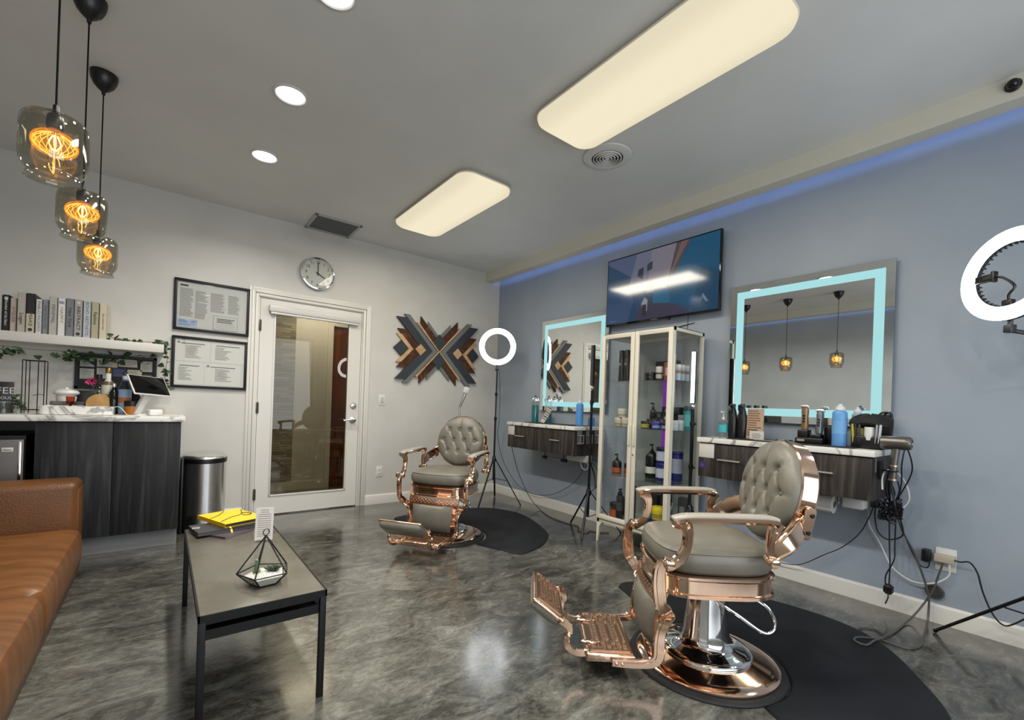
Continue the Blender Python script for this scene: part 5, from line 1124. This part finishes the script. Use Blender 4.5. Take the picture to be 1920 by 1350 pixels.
def tube_light(label, loc, hub, R_, a0, z0, z1, lit):
    t = thing('tube_light', label, 'tube light', loc, 0, 'stick lights on tripods'); tripod(t, hub, R_, a0)
    p = MB(); p.tube([(0, 0, hub-.22), (0, 0, z0-.04)], .012, 10)
    for z in (hub+.02, (hub+z0)*.45, z0-.15): p.lathe([(.015, z-.02), (.018, z), (.015, z+.02)], seg=12); p.tube([(0, 0, z), (-.01, -.035, z)], .006, 6)
    p.build('pole', BLACKM, t); MB().ball(0, 0, z0-.02, .016).build('ball_joint', STEEL, t)
    MB().box(-.012, .012, -.016, .016, z0, z1, bev=.006).build('light_body', BLACKP, t)
    k = MB(); k.tube([(-.012, 0, z0+.005), (-.012, 0, z1-.005)], .0145, 12); k.build('light_diffuser', emis('tube_white', (1, .98, .93), 3.0) if lit else P('unlit_diffuser', '#3a3b3d', .4), t)
    return t
tube_light('black tripod stick light switched off, left of the white cabinet', (-.36, -1.985, 0), .36, .30, (math.radians(74), math.radians(213), math.radians(-40)), 1.33, 1.70, False)
tube_light('lit white stick light on a black stand right of the white cabinet', (-.32, -2.945, 0), .40, .26, (math.radians(-25), math.radians(-75), math.radians(180)), 1.185, 1.575, True)
# ================================================================ things on the near vanity
VT = .9475
GELC = glass('gel_bottle_clear', (.80, .88, .87), boost=1.4)
k = pump('hand_sanitizer', 'clear hand sanitizer bottle with white pump and teal label on the near vanity', -.22, -3.128, VT, .034, .19, '#c9d3d3', '#3fa3ac', (.30, .72), head=.06, mat=GELC)
for x, y, lb in ((-.21, -3.192, 'black spray bottle left of its twin beside the sanitizer'), (-.20, -3.255, 'black spray bottle right of its twin, against the price sheet')):
    t = thing('spray_bottle', lb, 'spray bottle', (x, y, VT), 0, 'black water sprayers'); MB().lathe([(.028, 0), (.030, .01), (.030, .13), (.022, .185), (.014, .215)]).build('body', BLACKP, t)
    m = MB(); m.box(-.035, .020, -.010, .010, .215, .245, bev=.006); m.box(-.055, -.035, -.005, .005, .228, .240, bev=.002); m.box(-.032, -.024, -.006, .006, .175, .222, bev=.003); m.build('trigger_head', BLACKP, t)
t = thing('amber_bottle', 'brown bottle with black cap behind the black sprayers', 'bottle', (-.10, -3.19, VT)); MB().lathe([(.026, 0), (.026, .14), (.012, .18), (.012, .2)]).build('body', P('brown_glass', '#5b3424', .2), t); MB().lathe([(.016, .2), (.016, .24)]).build('cap', BLACKP, t)
t = thing('price_sheet', 'upright price sheet printed in brown on the near vanity', 'leaflet', (-.20, -3.337, VT), -PI/2+.15); m = MB(); m.T = Matrix.Rotation(-.1, 4, 'X'); m.box(-.052, .052, -.002, .002, 0, .215); rn = random.Random(3)
for i in range(11): m.box(-.046, -.046+.09*rn.uniform(.6, 1), -.003, -.002, .195-i*.0165, .202-i*.0165, 1+(i > 7))
m.build('sheet', [P('kraft_print', '#a98f78', .5), P('brown_print', '#6b4a34', .5), P('dark_print', '#3d231b', .5)], t)
t = thing('card_stand', 'small white card holder before the price sheet', 'card', (-.245, -3.372, VT), -PI/2); m = MB(); m.box(-.046, .046, -.002, .002, 0, .062); m.box(-.046, .046, -.002, .03, 0, .006); bars(m, -.03, .035, -.002, .045, 3, .012, .004, 1, rn); m.build('card', [PAPER, INKL], t)
tag(MB().loft([[(a, b, VT+z) for a, b in rrect(-.235, -3.58, .13-q, .36-q, .02)] for q, z in ((0, 0), (0, .004), (.003, .005))]).build('work_mat', RUBBER), 'long black rubber mat under the clippers on the near vanity', 'mat')
tag(MB().box(-.245, -.175, -3.57, -3.49, VT+.0055, VT+.016, bev=.003).build('phone', BLACKG), 'black phone lying on the long rubber mat of the near vanity', 'phone')
t = thing('comb', 'thin silver comb lying on the rubber mat of the near vanity', 'comb', (-.31, -3.47, VT+.0055), .2); m = MB(); m.box(-.012, -.004, -.08, .08, 0, .004)
for i in range(26): m.box(-.004, .010, -.078+i*.006, -.0755+i*.006, .0005, .003)
m.build('comb_body', SILVER, t)
def clipper(label, x, y, z, body, tilt=0):
    t = thing('hair_clipper', label, 'hair clipper', (x, y, z), 0, 'hair clippers charging'); t.rotation_euler = (0, tilt, 0)
    MB().lathe([(.018, 0), (.021, .02), (.018, .07), (.021, .115), (.019, .135)], seg=20).build('body', body, t); MB().box(-.019, .019, -.021, .021, .135, .152, bev=.004).build('blade_head', STEEL, t); m = MB()
    for i in range(3): m.box(-.0225, -.019, -.006, .006, .045+i*.018, .055+i*.018)
    m.build('buttons', BLACKP, t); return t
t = thing('charging_stand', 'black clipper charging stand in the middle of the near vanity', 'charging stand', (-.215, -3.685, VT+.0055), -PI/2); m = MB(); m.box(-.075, .075, -.05, .05, 0, .035, bev=.006); m.box(-.07, -.01, -.03, .04, .03, .085, bev=.008); m.box(.0, .06, -.03, .04, .03, .060, bev=.008); m.build('stand_body', BLACKP, t)
MB().box(-.062, -.02, -.052, -.049, .012, .026).build('front_label', P('stand_label', '#8d8a84', .5), t)
clipper('tan gold hair clipper standing in the charging stand', -.215, -3.648, VT+.0915, P('tan_gold', '#8d7150', .35, metal=.5)); clipper('silver hair clipper leaning right of the tan one', -.20, -3.722, VT+.068, P('silver_body', '#7b7f83', .3, metal=.6), .12)
tub('black_cup', 'black round cup with tools right of the clippers', 'cup', -.15, -3.772, VT, .038, .115, '#0c0c0d')
spray('spray_can', 'blue disinfectant spray can on the near vanity', -.235, -3.838, VT, .038, .255, '#5f97cf', '#d0d3d6', '#6ea3d6', 'blue spray cans')
spray('spray_can', 'white and yellow spray can behind the black cape at the mirror', -.08, -3.885, VT, .030, .24, '#8d9aa3', '#d5d6d6', '#b3a53c', 'blue spray cans')
t = thing('tool_caddy', 'black caddy crammed with brushes, clips and a draped cape at the vanity end', 'caddy', (-.205, -3.972, VT), -PI/2); MB().box(-.072, .075, -.05, .06, 0, .075, bev=.01).build('caddy_body', BLACKP, t)
m = MB(); rings = []
for q, z in ((.03, .125), (.085, .130), (.098, .140), (.094, .155), (.075, .178), (.045, .190), (.012, .194)):
    rings.append([(q*math.cos(2*PI*j/28)*1.0*(1+.06*math.sin(5*2*PI*j/28)), q*.62*math.sin(2*PI*j/28), z+.010*math.sin(3*2*PI*j/28)) for j in range(28)])
m.loft(rings); m.build('draped_cape', P('black_cloth', '#08080a', .7), t)
m = MB(); m.lathe([(.022, .05), (.024, .07), (.024, .125)], x=.01, y=-.03, seg=16); m.build('white_cup', WHITEP, t)
for i, (x, c) in enumerate(((-.058, '#b5a43a'), (-.045, '#1a1a1a'), (.044, '#9a9c9e'), (.058, '#c2c3c4'), (-.03, '#2a2a2c'))): MB().tube([(x, -.045, .03), (x*1.12, -.05, .14)], .006, 6, flat=(1.2, .5)).build('tool_handle', P('c'+c, c, .35), t)
t = thing('barber_bag', 'black looped case hanging at the right corner of the large mirror', 'case', (-.075, -4.02, 1.09)); m = MB(); m.loft([[(a*.9, b, z) for a, b in rrect(0, 0, .022*k_, .034*k_, .01)] for k_, z in ((.6, -.10), (.9, -.07), (1, .0), (1, .03), (.8, .045))]); m.build('case_body', P('black_cloth', '#08080a', .7), t)
MB().tube([(-.01, -.028, .03), (-.01, -.026, .06), (-.01, 0, .072), (-.01, .026, .06), (-.01, .028, .03)], .006, 8, smooth=5).build('handle_loop', BLACKP, t)
tub('holder_pot', 'black pot under the looped case at the vanity end', 'pot', -.075, -4.015, VT, .034, .040, '#0c0c0d')
# hair dryer in its holder at the vanity end
GUN = P('gunmetal', '#6b6762', .3, metal=.7)
t = thing('hair_dryer', 'gunmetal hair dryer parked nozzle-left at the end of the near vanity', 'hair dryer', (-.30, -4.105, .995)); k = MB(); k.T = Matrix.Rotation(PI/2, 4, 'X')
k.lathe([(.028, -.055), (.034, -.053), (.036, -.02), (.037, .05), (.036, .065), (.030, .074), (.022, .076), (.018, .070)], seg=32, cap1=False); k.build('barrel', GUN, t)
k = MB(); k.T = Matrix.Rotation(PI/2, 4, 'X'); k.lathe([(.018, .060), (.018, .068)], seg=20); k.build('dark_intake', BLACKP, t)
MB().tube([(0, -.010, -.03), (0, -.004, -.10), (0, .0, -.20)], [.019, .018, .017], 16).build('handle', GUN, t); k = MB(); k.lathe([(.0205, -.205), (.0205, -.195)], seg=20); k.lathe([(.0205, -.13), (.0205, -.12)], y=-.003, seg=20); k.build('gold_band', P('pale_gold', '#b9a58c', .25, metal=.8), t)
t = thing('dryer_holder', 'black bracket on the side of the near vanity holding the dryer', 'holder', (-.30, -4.056, .84)); m = MB(); m.box(-.03, .03, -.004, .004, -.05, .05, bev=.003); m.tube([(.024, -.049+.026*0, .0), (.024, -.05, 0)], .004, 6)
m.tube([(-.024*math.cos(a)*1.0, -.047-.024*math.sin(a), .0) for a in [2*PI*k/20 for k in range(20)]], .0035, 6, closed=True); m.tube([(0, 0, 0), (0, -.022, 0)], .005, 6); m.build('bracket', BLACKM, t)
# paper roll and power strip under the near vanity
t = thing('paper_roll', 'white paper roll on a wire holder under the near vanity', 'paper roll', (-.25, -3.70, .600)); k = MB(); k.T = Matrix.Rotation(PI/2, 4, 'X'); k.lathe([(.020, -.14), (.052, -.14), (.054, -.138), (.054, .128), (.052, .130), (.020, .130)], seg=36); k.build('roll', P('roll_white', '#cfcdc8', .6), t)
k = MB(); k.T = Matrix.Rotation(PI/2, 4, 'X'); k.lathe([(.019, .129), (.019, .132)], seg=20); k.build('core', P('card_core', '#5a564f', .7), t)
MB().tube([(0, -.125, 0), (0, -.150, .01), (0, -.152, .045), (0, -.14, .071)], .003, 6, smooth=4).build('wire_bracket', CHROME, t)
t = thing('power_strip', 'white power brick hanging below the right end of the near vanity', 'power strip', (-.21, -3.915, .63)); m = MB(); m.box(-.05, .05, -.055, .045, -.035, .041, bev=.006); m.build('brick', WHITEP, t)
MB().tube([(0, .045, .005), (0, .058, .004), (0, .064, .02), (0, .062, .041)], .004, 6, smooth=4).build('lead', WHITEP, t)
# ================================================================ things on the far vanity
def barbicide(label, x, y, fl):
    t = thing('disinfectant_jar', label, 'jar', (x, y, VT), 0, 'disinfectant jars on the far vanity'); MB().lathe([(.040, 0), (.042, .01), (.042, .235), (.040, .24)]).build('glass_jar', CLEARJ, t)
    MB().lathe([(.037, .006), (.037, fl)]).build('blue_liquid', P('teal_liquid', '#12717d', .1), t); MB().lathe([(.046, .238), (.046, .258), (.038, .266), (.012, .270), (.008, .274)]).build('lid', CHROME, t); MB().ball(0, 0, .288, .010).build('lid_knob', BLACKP, t); return t
barbicide('tall jar of teal disinfectant with chrome lid at the left end of the far vanity', -.22, -1.045, .19)
barbicide('second disinfectant jar standing close to the far mirror', -.075, -1.10, .10)
t = thing('leaflet_stand', 'leaning leaflet printed red and white beside the disinfectant jar', 'leaflet', (-.24, -1.185, VT+.0055), -PI/2); m = MB(); m.T = Matrix.Rotation(-.35, 4, 'X') @ Matrix.Rotation(.35, 4, 'Y'); m.box(-.034, .034, -.002, .002, .006, .19)
for i in range(6): m.box(-.03, .03, -.003, -.002, .17-i*.026, .185-i*.026, 1+i % 2)
m.build('leaflet', [PAPER, P('maroon_print', '#6a3a35', .5), P('grey_print', '#7b7a80', .5)], t); MB().box(-.03, .04, -.03, .03, 0, .008, bev=.002).build('foot', CLEARJ, t)
spray('spray_can', 'blue spray can standing by itself on the far vanity', -.22, -1.708, VT, .036, .262, '#4f8fce', '#c9d8e6', None, 'blue spray cans')
tub('blue_box_jar', 'small blue jar near the mirror at the right end of the far vanity', 'jar', -.10, -1.755, VT, .032, .09, '#3f7fc0', '#7b8fa8', .2)
tag(MB().loft([[(a, b, VT+z) for a, b in rrect(-.22, -1.36, .12-q, .38-q, .02)] for q, z in ((0, 0), (0, .004), (.003, .005))]).build('work_mat', RUBBER), 'black rubber mat covering the middle of the far vanity', 'mat')
for x, lb in ((-.355, 'clipper holder nearest the front on the side of the far vanity'), (-.235, 'clipper holder in the middle on the side of the far vanity'), (-.115, 'clipper holder nearest the wall on the side of the far vanity')):
    t = thing('clipper_holder', lb, 'holder', (x, -1.8425, .845), 0, 'grey clipper holders'); m = MB(); m.box(-.032, .032, -.006, 0, -.065, .065, bev=.005); m.build('back_plate', P('holder_grey', '#66676a', .4), t); m = MB(); m.box(-.026, .026, -.036, -.006, -.055, -.045, bev=.002); m.box(-.026, -.018, -.036, -.030, -.05, .03); m.box(.018, .026, -.036, -.030, -.05, .03); m.box(-.03, .03, -.038, -.006, .018, .026, bev=.002); m.build('cradle', SILVER, t)
t = thing('curling_iron', 'grey rod with black ends hanging under the far vanity', 'rod', (-.20, -1.35, .585)); MB().tube([(0, .12, 0), (0, -.12, .0)], .009, 10).build('rod', SILVER, t); m = MB(); m.tube([(0, .17, .002), (0, .11, 0)], .017, 10); m.tube([(0, -.11, 0), (0, -.18, 0)], .017, 10); m.build('end_grip', BLACKP, t)
MB().tube([(0, -.14, .012), (0, -.14, .088)], .004, 6).build('hanger', BLACKM, t); MB().tube([(0, .14, .012), (0, .14, .088)], .004, 6).build('hanger', BLACKM, t)
t = thing('power_strip', 'white power strip with looped lead under the far vanity', 'power strip', (-.20, -1.70, .632)); MB().box(-.04, .04, -.13, .13, -.03, .039, bev=.006).build('strip_body', WHITEP, t); MB().tube([(0, -.02, -.03), (0, -.05, -.09), (0, -.10, -.10), (0, -.13, -.06), (0, -.10, -.03)], .006, 8, smooth=5).build('lead_loop', WHITEP, t)
# ================================================================ cables and outlets on the right
def cable(label, pts, r, mat, smooth=6, name='power_cable', grp=None): return tag(MB().tube(pts, r, 6, smooth=smooth).build(name, mat), label, 'cable', grp)
CORD = P('black_cord', '#121317', .45); GCORD = P('grey_cord', '#4a4a48', .45)
t = thing('wall_outlet', 'white double outlet plate loaded with adapters low on the right wall', 'outlet', (0, -4.285, .357), -PI/2); MB().box(-.043, .043, -.006, 0, -.063, .063, bev=.003).build('cover_plate', WHITEP, t); m = MB(); m.box(-.045, .040, -.040, -.006, -.012, .032, bev=.006); m.build('multi_adapter', P('beige_adapter', '#b8b09c', .4), t)
t = thing('power_adapter', 'black ribbed power adapter plugged into the left of the outlet', 'adapter', (-.03, -4.215, .367)); m = MB(); m.box(-.024, .024, -.014, .022, -.034, .034, bev=.006)
for i in range(6): m.box(-.026, .026, .010, .024, -.03+i*.011, -.025+i*.011)
m.build('adapter_body', BLACKP, t)
cable('thick white cable sagging below the near vanity to the outlet', [(-.14, -3.950, .640), (-.06, -3.948, .555), (-.04, -3.953, .475), (-.04, -4.007, .377), (-.04, -4.06, .265), (-.04, -4.133, .211), (-.04, -4.201, .207), (-.035, -4.262, .234), (-.03, -4.303, .283), (-.03, -4.303, .345)], .0042, WHITEP)
cable('white cable looping around the dryer handle at the vanity end', [(-.31, -4.065, .735), (-.30, -4.061, .80), (-.26, -4.07, .838), (-.18, -4.09, .83), (-.13, -4.125, .77), (-.12, -4.144, .68), (-.12, -4.113, .614), (-.14, -4.09, .59)], .0048, WHITEP)
cable('black cord hanging straight down to the dangling plug', [(-.12, -4.06, .60), (-.10, -4.061, .401), (-.10, -4.067, .279), (-.10, -4.066, .170)], .0035, CORD)
cable('black cord twisting past the dangling plug towards the floor', [(-.12, -4.09, .60), (-.10, -4.085, .407), (-.10, -4.084, .315), (-.10, -4.050, .215), (-.085, -4.050, .14), (-.085, -4.062, .10), (-.09, -4.05, .05)], .0035, CORD)
t = thing('dangling_plug', 'black power plug dangling above the baseboard', 'plug', (-.10, -4.064, .145)); m = MB(); m.loft([[(a, b, z) for a, b in rrect(0, 0, .020*k_, .022*k_, .008)] for k_, z in ((.6, -.03), (1, -.018), (1, .012), (.4, .026))]); m.build('plug_body', BLACKP, t); MB().box(-.003, .003, -.004, .004, -.048, -.028).build('prong', STEEL, t)
cable('thick dark cord running diagonally from the dryer to the floor', [(-.29, -4.10, .79), (-.22, -4.09, .72), (-.10, -4.107, .515), (-.07, -4.168, .364), (-.06, -4.225, .174), (-.07, -4.232, .06), (-.12, -4.235, .008), (-.28, -4.25, .006), (-.43, -4.262, .006), (-.52, -4.24, .006), (-.54, -4.19, .006), (-.533, -4.105, .006), (-.560, -4.051, .006), (-.484, -4.026, .006), (-.424, -4.075, .006), (-.463, -4.125, .008)], .0050, GCORD)
cable('grey brown cord curling on the floor and mat edge below the outlet', [(-.03, -4.280, .35), (-.035, -4.262, .27), (-.04, -4.245, .19), (-.06, -4.21, .10), (-.11, -4.175, .03), (-.20, -4.158, .008), (-.35, -4.15, .007), (-.50, -4.135, .010), (-.601, -4.12, .019), (-.700, -4.107, .019), (-.694, -4.06, .019), (-.636, -4.06, .019), (-.56, -4.115, .014), (-.463, -4.14, .014), (-.40, -4.12, .010)], .0050, GCORD)
cable('black cord loop hanging below the cable tangle', [(-.14, -4.0, .60), (-.10, -3.991, .54), (-.10, -4.005, .464), (-.10, -4.043, .427), (-.10, -4.091, .439), (-.10, -4.12, .477), (-.11, -4.106, .565)], .0038, CORD)
cable('thin black lead from the tangle to the ribbed adapter', [(-.10, -4.09, .56), (-.03, -4.094, .507), (-.03, -4.125, .422), (-.03, -4.155, .353), (-.03, -4.186, .302), (-.03, -4.215, .299), (-.03, -4.225, .335)], .0030, CORD)
cable('thin black wire descending left from the near vanity behind the chair', [(-.12, -3.99, .61), (-.06, -3.92, .438), (-.06, -3.829, .316), (-.06, -3.731, .238), (-.06, -3.598, .136), (-.05, -3.468, .108), (-.05, -3.35, .112), (-.06, -3.2, .108)], .0030, CORD)
cable('black cord from the outlet to the right ring light', [(-.042, -4.325, .372), (-.06, -4.35, .375), (-.06, -4.384, .382), (-.06, -4.413, .335), (-.06, -4.434, .245), (-.06, -4.47, .148), (-.06, -4.508, .105), (-.06, -4.544, .124), (-.10, -4.62, .219), (-.22, -4.70, .30), (-.28, -4.735, .4)], .0038, CORD)
t = thing('cable_tangle', 'knot of bundled black cords hanging off the near vanity corner', 'cables', (-.14, -4.07, .61)); rn = random.Random(11); m = MB()
for i in range(11):
    pts = [(rn.uniform(-.03, .03), rn.uniform(-.055, .055), rn.uniform(-.075, .06)) for _ in range(6)]; m.tube(pts, .0036, 6, smooth=5, closed=True)
m.build('cords', CORD, t); m = MB()
for i, (y, z) in enumerate(((-.02, .24), (.0, .20), (.02, .27), (-.04, .30), (.01, .32))): m.tube([(rn.uniform(-.02, .02), y*.3, .03), (-.03, y, z*.4), (-.09+.01*i, -.005+y*.4, z*.75), (-.14, -.025+y*.3, z)], .0034, 6, smooth=5)
m.build('rising_cords', CORD, t); m = MB(); m.box(-.03, .02, .05, .09, -.005, .055, bev=.008); m.build('black_plugs', BLACKP, t)
tag(MB().tube([(-.12, -4.09, .66), (-.16, -4.15, .80), (-.2, -4.165, .88), (-.24, -4.145, .97), (-.24, -4.13, .88), (-.18, -4.12, .78), (-.13, -4.10, .66)], .0034, 6, smooth=6).build('power_cable', CORD), 'black cords looping up behind the hair dryer', 'cable')
t = thing('cable_reel_plate', 'round brown coiled cable end on the wall under the outlet', 'wall plate', (-.003, -4.245, .170)); k = MB(); k.T = Matrix.Rotation(-PI/2, 4, 'Y'); k.lathe([(.040, 0), (.041, .006), (.030, .012), (.012, .014)], seg=28); k.build('disc', P('umber', '#4b443a', .45), t)
k = MB(); k.T = Matrix.Rotation(-PI/2, 4, 'Y')
for r_ in (.034, .025, .016): k.tube([(r_*math.cos(2*PI*j/24), r_*math.sin(2*PI*j/24), .014) for j in range(24)], .0035, 6, closed=True)
k.build('coil', GCORD, t)
# cables by the far ring light
cable('thin black lead down the far ring light pole and along the wall', [(-.385, -.585, 1.52), (-.375, -.60, 1.246), (-.375, -.60, .939), (-.36, -.56, .782), (-.20, -.42, .55), (-.09, -.40, .36), (-.06, -.558, .203), (-.05, -.764, .125), (-.05, -.997, .128), (-.06, -1.253, .197), (-.07, -1.523, .354), (-.10, -1.66, .50), (-.14, -1.70, .60)], .0028, CORD)
cable('black cord from the far vanity corner drooping to the floor by the cabinet', [(-.30, -.80, .80), (-.31, -.79, .86), (-.34, -.80, .85), (-.33, -.78, .72), (-.30, -.80, .56), (-.26, -.86, .356), (-.20, -.98, .12), (-.17, -1.10, .02), (-.22, -1.23, .006), (-.29, -1.40, .006), (-.314, -1.548, .006), (-.317, -1.685, .006), (-.30, -1.80, .006), (-.36, -1.88, .006), (-.42, -1.93, .006), (-.40, -2.02, .006), (-.33, -1.99, .006), (-.30, -2.06, .006), (-.22, -2.12, .006)], .0042, CORD)
t = thing('cable_bundle', 'black cords hanging under the right end of the far vanity', 'cables', (-.14, -1.90, .60)); m = MB()
for i, p in enumerate((((0, .12, .03), (0, .09, -.02), (.02, .06, -.12), (0, .03, -.22), (-.02, .08, -.30)), ((0, .14, .03), (.01, .03, -.05), (-.02, -.02, -.16), (0, .03, -.24), (.02, .07, -.12), (.0, .11, .0)), ((0, .10, .03), (-.01, .0, .02), (0, -.05, -.06), (.01, -.04, -.20), (0, .01, -.28)))): m.tube(p, .0036, 6, smooth=6)
m.box(-.02, .02, .10, .135, -.02, .03, bev=.006); m.build('cords', CORD, t)
